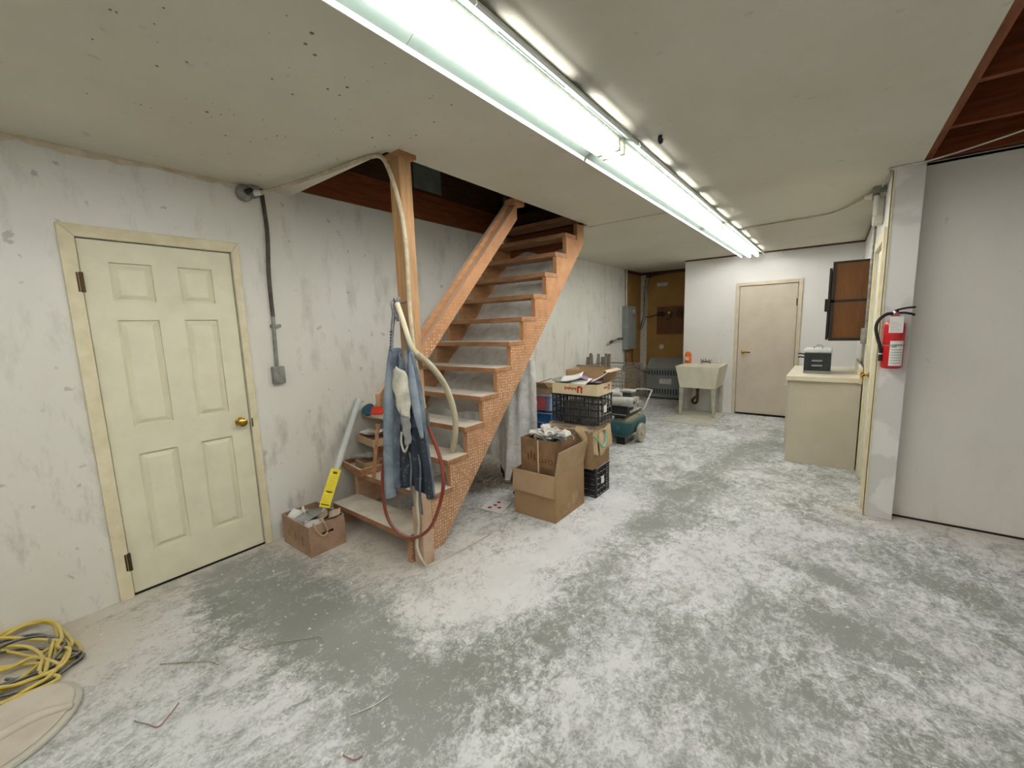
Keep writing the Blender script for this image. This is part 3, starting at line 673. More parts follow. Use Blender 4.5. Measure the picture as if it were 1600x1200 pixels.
tray('leaflet_tray', (-2.945, 1.945, .5905), .30, .22, .06, -8, 'card_pale', 'shallow cardboard tray of leaflets on the third tread')
for i, (dx, rz, mt, lb) in enumerate([(-.06, 10, 'paper_white', 'white leaflet curling out of the cardboard tray on the third tread'), (.05, -20, 'paper_mauve', 'mauve leaflet lying in the cardboard tray on the third tread'), (0, 40, 'paper_grey', 'grey leaflet slanting across the cardboard tray on the third tread')]):
    paper('leaflet', (-2.94+dx, 1.94, .665+.012*i), .17, .12, rz, 6, .012, mt, lb)
m = MB(); m.tube([(-3.10, 1.80, .47), (-2.93, 1.86, .50)], [.018, .024], 12); m.tube([(-2.935, 1.855, .49), (-2.925, 1.862, .535)], [.03, .034], 12); tag(m.build('pipe_elbow', 'cloth_grey', smooth=True), 'dusty grey pipe piece with a cup end in the wooden tray', 'pipe')
a, b_ = Vector((-2.66, 1.70, .41)), Vector((-2.70, 1.80, .80)); m = MB(); m.tube([a, b_], [.017, .017], 4); tag(m.build('wooden_lath', 'lumber_tread'), 'short wooden lath leaning up from the second tread', 'lath')
def disc(c, r, rx, rz, mt, label, th=.012, ry=0):
    T = xf(c, rz, rx, ry); m = MB(T); m.lathe([(0, 0), (r*.96, 0), (r, th*.3), (r, th*.7), (r*.96, th), (0, th)], (0, 0, 0), 20); tag(m.build('sanding_disc', mt, smooth=True), label, 'sanding disc', 'sanding pads on the fourth tread')
tag(part('loose_board', 'lumber_tread', None, ((-3.13, 1.93, .7865), (-2.80, 2.28, .800))), 'short loose board on the fourth tread carrying the sanding discs', 'board')
disc((-3.09, 1.975, .842), .056, 40, 15, 'disc_teal', 'dark teal sanding disc nearest the wall on the loose board'); disc((-2.99, 2.03, .88), .048, 65, 10, 'disc_green', 'green sanding disc standing behind the red pad on the stairs')
disc((-3.03, 1.948, .832), .045, 40, 20, 'disc_blue', 'blue sanding disc under the red pad on the stairs')
T = xf((-2.955, 1.975, .845), 35, 42); m = MB(T); m.box((-.052, -.04, -.008), (.052, .04, .008)); sp_ = thing('sanding_pad', (-2.955, 1.975, .80), 'red square sanding pad with a pale edge on the loose board', 'sanding pad'); m.build('face', 'disc_red', sp_, bevel=.006)
m = MB(T); m.box((-.052, -.04, -.018), (.052, .04, -.009)); m.build('backing', 'paper_white', sp_, bevel=.003)
# ------------------------------------------------------------------ under the stairs
m = MB(); m.sheet(lambda u, v: (-2.965+.835*u, 2.50+1.34*v, 1.0975*(2.50+1.34*v-1.83)+.06+.02*math.sin(u*11+v*5)+.015*math.sin(v*31+u*7)), 30, 44); f1 = m.build('plastic_sheet', 'plastic_film', smooth='all', fix=False)
tag(f1, 'cloudy plastic sheet stretched beneath the upper treads', 'plastic sheet')
def curt(u, v):
    x = -3.10+1.055*u; top = 1.20
    bot = .27-.16*max(0, min(1, (u-.55)/.15))+.012*math.sin(u*40)
    y = 2.955+.028*math.sin(u*21+.6*v)*(.35+.65*v)+.012*math.sin(u*57)-.10*math.exp(-((u-.72)/.10)**2)*v
    return (x, y, top+(bot-top)*v)
m = MB(); m.sheet(curt, 90, 24); f2 = m.build('plastic_curtain', 'plastic_film', smooth='all', fix=False)
tag(f2, 'cloudy plastic curtain hanging from the stairs down towards the straw', 'plastic sheet')
t = thing('support_stand', (-2.49, 3.04, 0), 'black metal stand leg behind the plastic curtain', 'stand')
m = MB(); m.box((-2.525, 3.02, .008), (-2.485, 3.06, 1.15)); m.build('leg', 'bench_black', t); m = MB(); m.box((-2.54, 2.98, 0), (-2.38, 3.12, .01)); m.build('base_plate', 'bench_black', t)
m = MB()
for i in range(900):
    r_ = rnd.random()**.6; a = rnd.random()*6.283
    x = -2.72+.28*r_*math.cos(a); y = 2.98+.38*r_*math.sin(a); z = .075*(1-r_**2)*rnd.random()+.004
    L_ = .08+.16*rnd.random(); th_ = rnd.random()*6.283; dz = (rnd.random()-.45)*.09
    p = Vector((x, y, z)); q = p+Vector((L_*math.cos(th_), L_*math.sin(th_), dz)); q.z = max(.003, q.z); mid = (p+q)/2+Vector((0, 0, .012*rnd.random()))
    w_ = Vector((-math.sin(th_), math.cos(th_), 0))*(.002+.005*rnd.random()**2)
    m.add([p-w_, p+w_, mid+w_, mid-w_, q+w_, q-w_], [(0, 1, 2, 3), (3, 2, 4, 5)])
o = m.build('straw_heap', 'straw', fix=False); tag(o, 'heap of loose straw packing under the stairs', 'straw'); o['kind'] = 'stuff'
# ------------------------------------------------------------------ stacked cartons and crates
A = open_box('large_carton', (-1.985, 2.535, 0), (-1.595, 2.99, .37), 'large brown carton with raised flaps nearest the viewer in the stack', 'card')
flap(A, (-1.595, 2.535, .37), (-1.595, 2.99, .37), (.018, .03, .178), 'card_pale'); flap(A, (-1.985, 2.533, .371), (-1.595, 2.533, .371), (0, -.008, -.17), 'card_pale', curve=-.004); flap(A, (-1.985, 2.99, .37), (-1.985, 2.535, .37), (-.05, .0, -.15), 'card')
m = MB()
for (y, z, w_, h) in ((2.66, .03, .05, .02), (2.72, .05, .03, .05), (2.79, .06, .05, .09), (2.85, .09, .03, .06)): m.box((-1.5952, y, z), (-1.5945, y+w_, z+h))
m.build('tape_scars', 'card_pale', A)
B = open_box('taped_carton', (-1.935, 2.575, .008), (-1.62, 2.90, .625), 'tall printed carton of paper scraps standing inside the large carton', 'card_dark')
part('tape', 'tape_cream', B, ((-1.775, 2.5735, .36), (-1.765, 2.575, .62)))
Tx = Matrix.Translation((-1.70, 2.5740, .46)) @ Matrix.Rotation(R(90), 4, 'X'); text('U-FO', .055, Tx, 'lettering', 'ink_brown', B)
m = MB()
for k in range(5): m.box((-1.75, 2.5738, .40-.013*k), (-1.64-.01*(k % 2), 2.5748, .404-.013*k))
for x, z in ((-1.87, .45), (-1.84, .47), (-1.81, .45)): m.box((x, 2.5738, z), (x+.012, 2.5748, z+.06))
m.build('printing', 'ink_brown', B)
for i in range(24):
    x = -1.905+.26*rnd.random(); y = 2.61+.25*rnd.random(); mt = rnd.choice(['paper_grey', 'paper_white', 'paper_grey', 'cloth_grey', 'paper_white'])
    paper('paper_scrap', (x, y, .59+.045*rnd.random()), .10+.06*rnd.random(), .08, rnd.random()*360, 20+50*rnd.random(), .012+.02*rnd.random(), mt, 'curled scrap of %s paper in the tall printed carton' % {'paper_grey': 'pale grey', 'paper_white': 'white', 'cloth_grey': 'dark grey'}[mt], group='%s paper scraps in the printed carton' % {'paper_grey': 'pale grey', 'paper_white': 'white', 'cloth_grey': 'dark grey'}[mt])
T = xf((-1.71, 2.66, .645), 25, 55); m = MB(T); m.lathe([(.022, 0), (.038, 0), (.038, .03), (.022, .03), (.022, 0)], (0, 0, 0), 20, cap=False); tag(m.build('tape_roll', 'paper_white', smooth=True), 'roll of white tape on top of the scraps in the printed carton', 'tape roll')
def crate(name, lo, hi, label, nx, ny, nz, sub=0, bar=.007, th=.006):
    (x0, y0, z0), (x1, y1, z1) = lo, hi
    t = thing(name, ((x0+x1)/2, (y0+y1)/2, z0), label, 'crate')
    def brk(a, b_, n, w_):
        out = []
        for i in range(n+1):
            c = a+(b_-a-w_)*i/n; out += [c, c+w_]
        return out
    def side(axis, a, b_, u0, u1, n, nsub, nm='side'):
        us = brk(u0, u1, n, bar); vs = brk(z0, z1, nz, bar)
        m = MB(); m.cells(us, vs, lambda i, j: i % 2 == 0 or j % 2 == 0, axis, a, b_); s = m.build(nm, 'crate_black', t)
        if nsub:
            m = MB()
            for i in range(n):
                w0, w1 = us[2*i+1], us[2*i+2]
                for k in range(1, nsub):
                    c = w0+(w1-w0)*k/nsub
                    if axis == 'y': m.box((c-.0034, a+.001, z0+bar), (c+.0034, b_-.001, z1-bar))
                    else: m.box((a+.001, c-.0015, z0+bar), (b_-.001, c+.0015, z1-bar))
            m.build('slats', 'crate_black', s)
    side('y', y0, y0+th, x0, x1, nx, sub); side('y', y1-th, y1, x0, x1, nx, 0); side('x', x0, x0+th, y0+th, y1-th, ny, 0); side('x', x1-th, x1, y0+th, y1-th, ny, 0)
    us = brk(x0+th, x1-th, nx*3, .005); vs = brk(y0+th, y1-th, ny*3, .005); m = MB(); m.cells(us, vs, lambda i, j: i % 2 == 0 or j % 2 == 0, 'z', z0, z0+.005); m.build('base', 'crate_black', t)
    part('label_card', 'paper_white', t, ((x1, y0+(y1-y0)*.38, z0+(z1-z0)*.38), (x1+.002, y0+(y1-y0)*.58, z0+(z1-z0)*.62)))
    part('rim', 'crate_black', t, ((x0-.004, y0-.004, z1-.014), (x1+.004, y0, z1)), ((x1, y0, z1-.014), (x1+.004, y1+.004, z1)), ((x0-.004, y1, z1-.014), (x1, y1+.004, z1)), ((x0-.004, y0, z1-.014), (x0, y1, z1)))
    return t
cr = crate('bulb_crate', (-1.93, 3.13, 0), (-1.552, 3.39, .266), 'black lattice crate on the floor at the bottom of the carton stack', 6, 4, 5, 0, .015)
part('liner', 'bench_black', cr, ((-1.915, 3.145, .006), (-1.567, 3.375, .235)))
part_ = open_box('leaflet_carton', (-2.015, 3.08, .268), (-1.56, 3.41, .60), 'brown carton of papers resting on the floor crate', 'card')
m = MB()
for k in range(3): m.box((-1.5602, 3.16, .45-.02*k), (-1.5592, 3.30-.03*k, .458-.02*k))
m.build('printing', 'ink_brown', part_)
flap(part_, (-2.015, 3.08, .60), (-1.56, 3.08, .60), (0, .06, .035), 'card')
for i in range(9):
    paper('paper_sheet', (-1.95+.042*i, 3.13+.05*rnd.random(), .60+.012*rnd.random()), .12, .10, rnd.random()*180, 12+25*rnd.random(), .01, ['paper_white', 'paper_grey', 'cloth_grey'][i % 3], '%s sheet of paper in the carton under the black crate, %s from the curtain' % (['white', 'pale grey', 'dark grey'][i % 3], ['first', 'second', 'third', 'fourth', 'fifth', 'sixth', 'seventh', 'eighth', 'ninth'][i]), group='papers under the black crate')
def bag():
    t = thing('paper_bag', (-1.53, 3.2, .45), 'kraft paper bag with green handles slumped over the carton edge', 'bag')
    def f(u, v):
        x = -1.72+.20*u+.03*v; y = 3.045+.02*math.sin(u*5)+.19*u*u; z = .635-.10*u*.4-.16*v*(.35+.65*u)+.01*math.sin(v*9+u*4)
        return (x+.02*math.sin(v*3), y-.02*v, z)
    m = MB(); m.sheet(lambda u, v: (-1.715+.185*u+.005*v, 3.062-.012*math.sin(3*v)+.06*u, .622-.03*u-.20*v*min(1, .15+u*1.2)), 14, 10, .004); m.build('front', 'paper_bag', t, smooth='all')
    m = MB(); m.sheet(lambda u, v: (-1.531+.02*v+.008*math.sin(u*9), 3.122+.23*u, .592+.03*u-(.20-.02*u)*v), 14, 10, .004); m.build('side', 'paper_bag', t, smooth='all')
    m = MB(); m.sheet(lambda u, v: (-1.715+.20*u, 3.062+.06*u+.22*v, .622-.03*u+.03*v+.01*math.sin(v*9)), 10, 8, .004); m.build('top', 'paper_bag', t, smooth='all')
    P = spline([(-1.60, 3.08, .60), (-1.535, 3.11, .54), (-1.508, 3.15, .47), (-1.503, 3.20, .475), (-1.508, 3.235, .545), (-1.52, 3.25, .59)], 6)
    m = MB(); m.tube(P, .009, 6); m.build('handle', 'handle_green', t, smooth=True)
bag()
crate('slatted_crate', (-1.962, 3.095, .655), (-1.512, 3.36, .905), 'black slatted crate stacked above the carton of papers', 5, 4, 4, 6, .012)
for k, (x, y) in enumerate(((-1.8, 3.2), (-1.66, 3.25))):
    tag(part('bundle', 'paper_grey', None, ((x-.06, y-.07, .661), (x+.06, y+.07, .83-.05*k))), ['tall grey paper bundle inside the slatted crate', 'short grey paper bundle inside the slatted crate'][k], 'paper bundle')
Cb = open_box('cream_carton', (-1.945, 3.075, .907), (-1.515, 3.35, 1.0), 'shallow cream carton with a red emblem on top of the slatted crate', 'card_cream')
def emblem(x, y, z, s, axis, par):
    pl = [(-.5, -.6), (-.5, .35), (-.3, .6), (.3, .6), (.5, .35), (.5, -.6), (.18, -.6), (.18, .2), (.05, .3), (-.05, .3), (-.18, .2), (-.18, -.6)]
    m = MB()
    if axis == 'y': m.prism([(x+u*s, z+v*s) for u, v in pl], 'y', y-.001, y)
    else: m.prism([(y+u*s, z+v*s) for u, v in pl], 'x', x, x+.001)
    m.build('emblem', 'ink_red', par)
emblem(-1.675, 3.075, .953, .05, 'y', Cb); emblem(-1.515, 3.30, .957, .04, 'x', Cb)
m = MB()
for k in range(10): m.box((-1.82+.0115*k, 3.0742, .953-.008*(k % 3 == 0)), (-1.811+.0115*k, 3.075, .967+.006*(k in (0, 4))))
m.build('word', 'ink_red', Cb)
m = MB()
for k in range(6): m.box((-1.515, 3.20+.0115*k, .953), (-1.5142, 3.209+.0115*k, .966))
m.build('word', 'ink_red', Cb)
for c, rz, rx, ry, mt, lb in [((-1.80, 3.17, 1.03), 15, 18, -12, 'paper_teal', 'teal brochure fanned open on the cream carton'), ((-1.79, 3.16, 1.043), 15, 20, -12, 'paper_white', 'white brochure page above the teal brochure'), ((-1.70, 3.14, 1.012), -20, 35, 5, 'paper_white', 'white sheet drooping over the front of the cream carton'), ((-1.62, 3.2, 1.03), 10, 10, 14, 'paper_mauve', 'mauve leaflet at the right of the cream carton'), ((-1.88, 3.17, 1.012), -12, 10, 0, 'cloth_grey', 'dark grey leaflet at the left of the cream carton'), ((-1.56, 3.22, 1.05), 20, 6, -30, 'paper_grey', 'pale leaflet sticking out past the right side of the cream carton')]:
    paper('brochure', c, .19, .12, rz, rx, .012, mt, lb, 'leaflet', ry=ry)
Bb = open_box('brown_carton', (-1.90, 3.235, 1.002), (-1.53, 3.50, 1.10), 'open brown carton perched at the top of the stack', 'card')
flap(Bb, (-1.53, 3.235, 1.10), (-1.53, 3.50, 1.10), (.05, 0, -.015), 'card_pale'); flap(Bb, (-1.90, 3.50, 1.10), (-1.53, 3.50, 1.10), (0, .05, -.03), 'card_pale')
# totes left of the stack
def tote(name, lo, hi, mt, label, lid=None):
    t = thing(name, ((lo[0]+hi[0])/2, (lo[1]+hi[1])/2, lo[2]), label, 'storage box'); (x0, y0, z0), (x1, y1, z1) = lo, hi; e = .025
    m = MB(); m.add([(x0+e, y0+e, z0), (x1-e, y0+e, z0), (x1-e, y1-e, z0), (x0+e, y1-e, z0), (x0, y0, z1), (x1, y0, z1), (x1, y1, z1), (x0, y1, z1)], [(3, 2, 1, 0), (0, 1, 5, 4), (1, 2, 6, 5), (2, 3, 7, 6), (3, 0, 4, 7), (4, 5, 6, 7)]); m.build('tub', mt, t, bevel=.012)
    part('rim', lid or mt, t, ((x0-.012, y0-.012, z1-.02), (x1+.012, y1+.012, z1)), bevel=.006); return t
tote('black_tote', (-2.75, 3.52, 0), (-2.25, 3.95, .385), 'bench_black', 'dark storage box at the bottom of the totes by the curtain')
tt = tote('blue_tote', (-2.74, 3.53, .387), (-2.262, 3.94, .60), 'tote_blue', 'bright blue lidded storage box between the plastic curtain and the crates'); part('ridge', 'tote_blue', tt, ((-2.745, 3.525, .48), (-2.257, 3.945, .495)), bevel=.005)
tt = tote('clear_tote', (-2.73, 3.54, .602), (-2.265, 3.93, .79), 'tote_clear', 'translucent bluish storage box with a red front on the blue box'); part('red_panel', 'red_plastic', tt, ((-2.60, 3.522, .63), (-2.315, 3.531, .765))); part('sticker', 'paper_white', tt, ((-2.45, 3.52, .69), (-2.42, 3.5225, .72)))
cc = open_box('flat_carton', (-2.70, 3.56, .792), (-2.29, 3.9, .86), 'low tan carton on top of the translucent storage box', 'card_pale'); flap(cc, (-2.29, 3.56, .86), (-2.29, 3.9, .86), (.09, 0, .03), 'card_pale'); flap(cc, (-2.70, 3.56, .86), (-2.29, 3.56, .86), (0, -.08, .06), 'card_pale')
m = MB(); m.tube(spline([(-2.44, 3.6, .905), (-2.36, 3.6, .93), (-2.28, 3.6, .955)], 4), .004, 6); tag(m.build('red_stick', 'red_plastic'), 'thin red stick poking up from the tan carton by the curtain', 'stick')
# ------------------------------------------------------------------ wire cart with wooden slats
def cart():
    t = thing('wire_cart', (-2.72, 6.25, 0), 'wire mesh cart holding a bundle of wooden stakes by the left wall', 'cart')
    x0, x1, y0, y1, z0, z1 = -3.10, -2.42, 5.70, 6.55, .32, .84
    def mesh(fn, nu, nv, name):
        m = MB()
        for i in range(nu+1): m.tube([fn(i/nu, 0), fn(i/nu, 1)], .0028, 4)
        for j in range(nv+1): m.tube([fn(0, j/nv), fn(1, j/nv)], .0035, 4)
        m.build(name, 'wire', t)
    mesh(lambda u, v: (x0+(x1-x0)*u, y0+.05*(1-v), z0+(z1-z0)*v), 16, 8, 'front_mesh'); mesh(lambda u, v: (x1-.04*(1-v), y0+(y1-y0)*u, z0+(z1-z0)*v), 16, 8, 'side_mesh')
    mesh(lambda u, v: (x0+(x1-x0)*u, y1, z0+(z1-z0)*v), 16, 8, 'back_mesh'); mesh(lambda u, v: (x0+(x1-x0)*u, y0+.05+(y1-y0-.05)*v, z0), 12, 12, 'floor_mesh')
    m = MB(); m.tube([(x0, y0, z1), (x1, y0, z1), (x1, y1, z1), (x0, y1, z1)], .009, 8, close=True); m.build('rim', 'wire', t)
    for x, y in ((x0+.04, y0+.08), (x1-.06, y0+.08), (x0+.04, y1-.04), (x1-.06, y1-.04)):
        m = MB(); m.cyl((x, y, .09), (x, y, z0), .01, n=8); l = m.build('leg', 'wire', t); m = MB(); m.lathe([(0, -.012), (.05, -.012), (.05, .012), (0, .012)], (x, y, .0505), 14, 'x'); m.build('castor', 'black', l)
cart()
part_b = part('wooden_rail', 'slat_grey', None, ((-3.13, 5.655, .82), (-2.66, 5.69, .85))); tag(part_b, 'grey wooden rail lying across the front of the wire cart', 'rail')
part_b.location.z = .8505-.0+.0
for k in range(11):
    x = -3.075+.043*k; h = .96+.07*rnd.random(); T = xf((x, 5.80+.03*(k % 2), .33), 0, -3+4*rnd.random(), -2+8*rnd.random())
    m = MB(T); m.box((-.019, -.009, 0), (.019, .009, h-.33+.03)); tag(m.build('wooden_stake', 'slat_grey'), ['first', 'second', 'third', 'fourth', 'fifth', 'sixth', 'seventh', 'eighth', 'ninth', 'tenth', 'eleventh'][k]+' grey wooden stake from the left in the wire cart', 'stake', 'stakes in the wire cart')
for k, (xa, xb) in enumerate(((-2.70, -2.60), (-2.64, -2.53))):
    T = xf((xb+.02, 5.50, .0), 0, -11, -7); m = MB(T); m.box((-.03, -.01, .0), (.03, .01, .87)); tag(m.build('board', 'slat_grey'), ['dark board leaning on the cart front, nearer the wall', 'dark board leaning on the cart front, nearer the heater'][k], 'board')
# ------------------------------------------------------------------ air compressor
def compressor():
    t = thing('air_compressor', (-2.04, 5.03, 0), 'dusty teal air compressor on wheels beside the black crates', 'air compressor')
    cx, cz, r = -2.04, .222, .145
    prof = [(.0, 4.70), (.05, 4.705), (.09, 4.72), (.125, 4.75), (.142, 4.80), (r, 4.83), (r, 5.24), (.142, 5.28), (.12, 5.33), (.08, 5.36), (0, 5.375)]
    m = MB(); m.lathe(prof, (cx, 0, cz), 28, 'y'); tk = m.build('tank', 'comp_teal', t, smooth='all')
    m = MB(); m.lathe([(.02, 0), (.03, 0), (.03, .02), (.0, .022)], (cx+.09, 5.16, cz+.10), 12); m.build('fitting', 'motor_grey', tk, smooth=True)
    part('deck', 'pump_dark', t, ((cx-.15, 4.70, cz+.15), (cx+.10, 5.22, cz+.17)), ((cx-.06, 4.74, cz+.12), (cx+.06, 4.78, cz+.15)), ((cx-.06, 5.1, cz+.12), (cx+.06, 5.14, cz+.15)))
    m = MB(); m.lathe([(0, -2.24), (.04, -2.24), (.062, -2.22), (.062, -1.90), (.055, -1.885), (.05, -1.87), (.0, -1.868)], (0, 4.77, .545), 20, 'x'); mo = m.build('motor', 'motor_grey', t, smooth=True)
    m = MB(); m.lathe([(.0, -1.8675), (.022, -1.8675), (.022, -1.862), (0, -1.8615)], (0, 4.77, .545), 12, 'x'); m.build('end_cap', 'pump_dark', mo)
    m = MB(); m.lathe([(0, -2.17), (.026, -2.17), (.026, -2.02), (0, -2.02)], (0, 4.77, .63), 12, 'x'); m.build('capacitor', 'motor_grey', mo, smooth=True)
    part('motor_foot', 'black', t, ((-2.2, 4.73, cz+.17), (-1.93, 4.81, .49)))
    m = MB(); m.tube([(-2.235, 4.72, .60), (-2.235, 5.17, .60)], [.05, .05], 4); m.build('belt_guard', 'motor_grey', t)
    m = MB()
    for k in range(6): m.box((-2.13, 4.98, .47+.026*k), (-1.985, 5.12, .485+.026*k))
    m.box((-2.11, 5.0, cz+.17), (-2.0, 5.10, .63)); p = m.build('pump', 'pump_dark', t); part('cylinder_head', 'motor_grey', p, ((-2.135, 4.975, .625), (-1.98, 5.125, .65)), bevel=.004)
    part('pressure_switch', 'motor_grey', t, ((-1.95, 4.93, .50), (-1.89, 5.0, .58)), bevel=.004); m = MB(); m.tube(spline([(-1.89, 4.96, .53), (-1.85, 4.96, .54), (-1.845, 4.98, .52), (-1.89, 5.0, .50)], 5), .008, 6); m.build('pipe', 'motor_grey', t)
    for s in (-1, 1):
        x = cx+s*.172; m = MB(); m.lathe([(.0, -.018), (.075, -.018), (.085, -.022), (.118, -.018), (.122, 0), (.118, .018), (.085, .022), (.075, .018), (0, .018)], (x, 5.02, .1222), 24, 'x'); w_ = m.build('wheel', 'wheel_grey', t, smooth=True)
        m = MB(); m.lathe([(0, -.026), (.03, -.026), (.03, .026), (0, .026)], (x, 5.02, .1222), 12, 'x'); m.build('hub', 'motor_grey', w_)
    m = MB(); m.cyl((cx-.19, 5.02, .1222), (cx+.19, 5.02, .1222), .008, n=8); m.build('axle', 'conduit_dark', t)
    part('foot', 'black', t, ((cx-.05, 4.78, 0), (cx+.05, 4.81, .09)))
    m = MB(); m.tube(spline([(cx-.11, 5.25, .36), (cx-.11, 5.38, .44), (cx-.11, 5.55, .56), (cx-.09, 5.58, .58), (cx+.09, 5.58, .58), (cx+.11, 5.55, .56), (cx+.11, 5.38, .44), (cx+.11, 5.25, .36)], 5), .01, 8); m.build('handle', 'motor_grey', t, smooth=True)
compressor()
# ------------------------------------------------------------------ alcove
def heater():
    t = thing('wall_heater', (-2.45, 8.25, 0), 'grey gas space heater with two grilles in the tan alcove', 'heater')
    x0, x1, y0 = -2.93, -2.05, 8.1
    m = MB(); m.prism([(y0, .03), (y0, .60), (8.33, .79), (8.395, .79), (8.395, .03)], 'x', x0, x1); m.build('body', 'heater_grey', t, bevel=.008)
    for z0, z1 in ((.47, .56), (.10, .20)):
        g = part('grille', 'grill_dark', t, ((x0+.05, y0-.004, z0), (x1-.05, y0, z1)))
        n = 15
        for k in range(n+1):
            x = x0+.05+(x1-x0-.1)*k/n; part('louvre', 'heater_grey', g, ((x-.012, y0-.010, z0), (x+.012, y0-.004, z1)))
    part('plate', 'paper_grey', t, ((-2.66, y0-.003, .30), (-2.43, y0, .40))); part('plinth', 'grill_dark', t, ((x0+.02, y0+.03, 0), (x1-.02, 8.39, .03)))
heater()
def panel():
    t = thing('breaker_panel', (XL, 7.68, 1.0), 'grey electrical breaker panel on the wall at the alcove corner', 'electrical panel')
    part('box', 'panel_grey', t, ((XL, 7.47, 1.0), (XL+.11, 7.90, 1.80)), bevel=.006); part('door', 'panel_grey', t, ((XL+.11, 7.50, 1.03), (XL+.118, 7.87, 1.77)), bevel=.003)
    part('sticker', 'red_plastic', t, ((XL+.118, 7.70, 1.60), (XL+.1195, 7.80, 1.66))); part('label', 'paper_grey', t, ((XL+.118, 7.70, 1.68), (XL+.1195, 7.80, 1.74)))
    m = MB(); m.cyl((XL+.03, 7.60, 1.80), (XL+.03, 7.60, 2.478), .014, n=10); m.build('conduit', 'cable_white', t, smooth=True)
    m = MB(); m.cyl((XL+.04, 7.56, .70), (XL+.04, 7.56, 1.0), .013, n=10); m.build('conduit', 'conduit_dark', t, smooth=True); part('outlet', 'galv', t, ((XL, 7.52, .58), (XL+.05, 7.60, .70)), bevel=.005)
    m = MB(); m.tube(spline([(XL+.06, 7.84, 1.0), (XL+.06, 7.85, .75), (XL+.12, 7.9, .62), (XL+.3, 8.1, .5), (-2.925, 8.2, .46)], 6), .011, 8); m.build('cable', 'pipe_dark', t, smooth=True)
panel()
t = thing('wall_lever', (XL, 7.0, 1.17), 'dark lever arm sticking out of the left wall before the breaker panel', 'lever')
m = MB(); m.tube([(XL+.09, 7.30, 1.21), (XL+.09, 7.0, 1.205), (XL+.09, 6.85, 1.18)], .012, 8); m.build('arm', 'conduit_dark', t, smooth=True); m = MB(); m.cyl((XL+.09, 6.85, 1.185), (XL+.09, 6.77, 1.17), .025, n=10); m.build('grip', 'conduit_dark', t, smooth=True); m = MB(); m.cyl((XL, 7.28, 1.21), (XL+.10, 7.28, 1.21), .02, n=10); m.build('mount', 'conduit_dark', t, smooth=True)
pl = part('plywood_board', 'amber_wood', None, ((-2.83, YA-.015, 1.25), (-2.06, YA, 1.79))); tag(pl, 'amber plywood board on the alcove back wall behind the pipe fittings', 'board')
def pipes():
    t = thing('pipe_fittings', (-2.55, 8.37, 1.5), 'dark pipe run with valves on the plywood board in the alcove', 'pipework')
    m = MB(); m.tube(spline([(XL+.08, 8.36, 1.62), (-3.0, 8.37, 1.60), (-2.9, 8.375, 1.615), (-2.80, 8.38, 1.645)], 5), .012, 8); m.build('pipe', 'pipe_dark', t, smooth=True)
    part('regulator', 'black', t, ((-2.80, 8.33, 1.61), (-2.68, 8.404, 1.69)), bevel=.01)
    m = MB(); m.tube([(-2.68, 8.375, 1.65), (-2.2, 8.375, 1.67)], .013, 8); m.build('pipe', 'pipe_dark', t, smooth=True)
    m = MB(); m.cyl((-2.57, 8.33, 1.665), (-2.57, 8.40, 1.665), .025, n=12); m.build('gauge', 'brass', t, smooth=True)
    m = MB(); m.tube([(-2.55, 8.37, 1.66), (-2.56, 8.36, 1.58), (-2.63, 8.36, 1.53)], .014, 8); m.build('valve', 'pipe_dark', t, smooth=True)
    m = MB(); m.tube([(-2.43, 8.375, 1.75), (-2.43, 8.375, 1.58), (-2.36, 8.375, 1.56), (-2.36, 8.375, 1.75)], .014, 8); m.build('loop', 'pipe_dark', t, smooth=True)
pipes()
t = thing('corner_cable_bundle', (-3.1, 8.36, 1.35), 'thick dark cable bundle running down the alcove corner', 'cable')
m = MB(); m.tube(spline([(-2.99, 8.36, 2.42), (-3.03, 8.37, 2.30), (-3.06, 8.375, 2.0), (-3.065, 8.375, 1.65), (-3.09, 8.36, 1.5), (-3.12, 8.30, 1.38)], 6), .028, 8); m.build('cable', 'pipe_grey', t, smooth=True)
m = MB(); m.lathe([(0, 0), (.05, 0), (.05, .05), (0, .05)], (-2.99, 8.35, 2.365), 10, 'z'); m.build('cap', 'pipe_dark', t, smooth=True); m = MB(); m.tube(spline([(-2.97, 8.375, 2.40), (-2.6, 8.38, 2.43), (-2.1, 8.385, 2.44)], 4), .016, 6); m.build('branch', 'pipe_dark', t)
tag(part('paper_strip', 'paper_grey', None, ((-2.845, YA-.003, 2.19), (-2.635, YA, 2.255))), 'pale paper strip stuck high on the tan alcove wall', 'paper')
m = MB(); m.lathe([(0, 0), (.05, 0), (.045, -.003), (0, -.004)], (-2.735, YA, 1.0), 14, 'y'); tag(m.build('plaster_patch', 'tape_grey'), 'pale filler patch on the tan wall above the heater', 'patch')
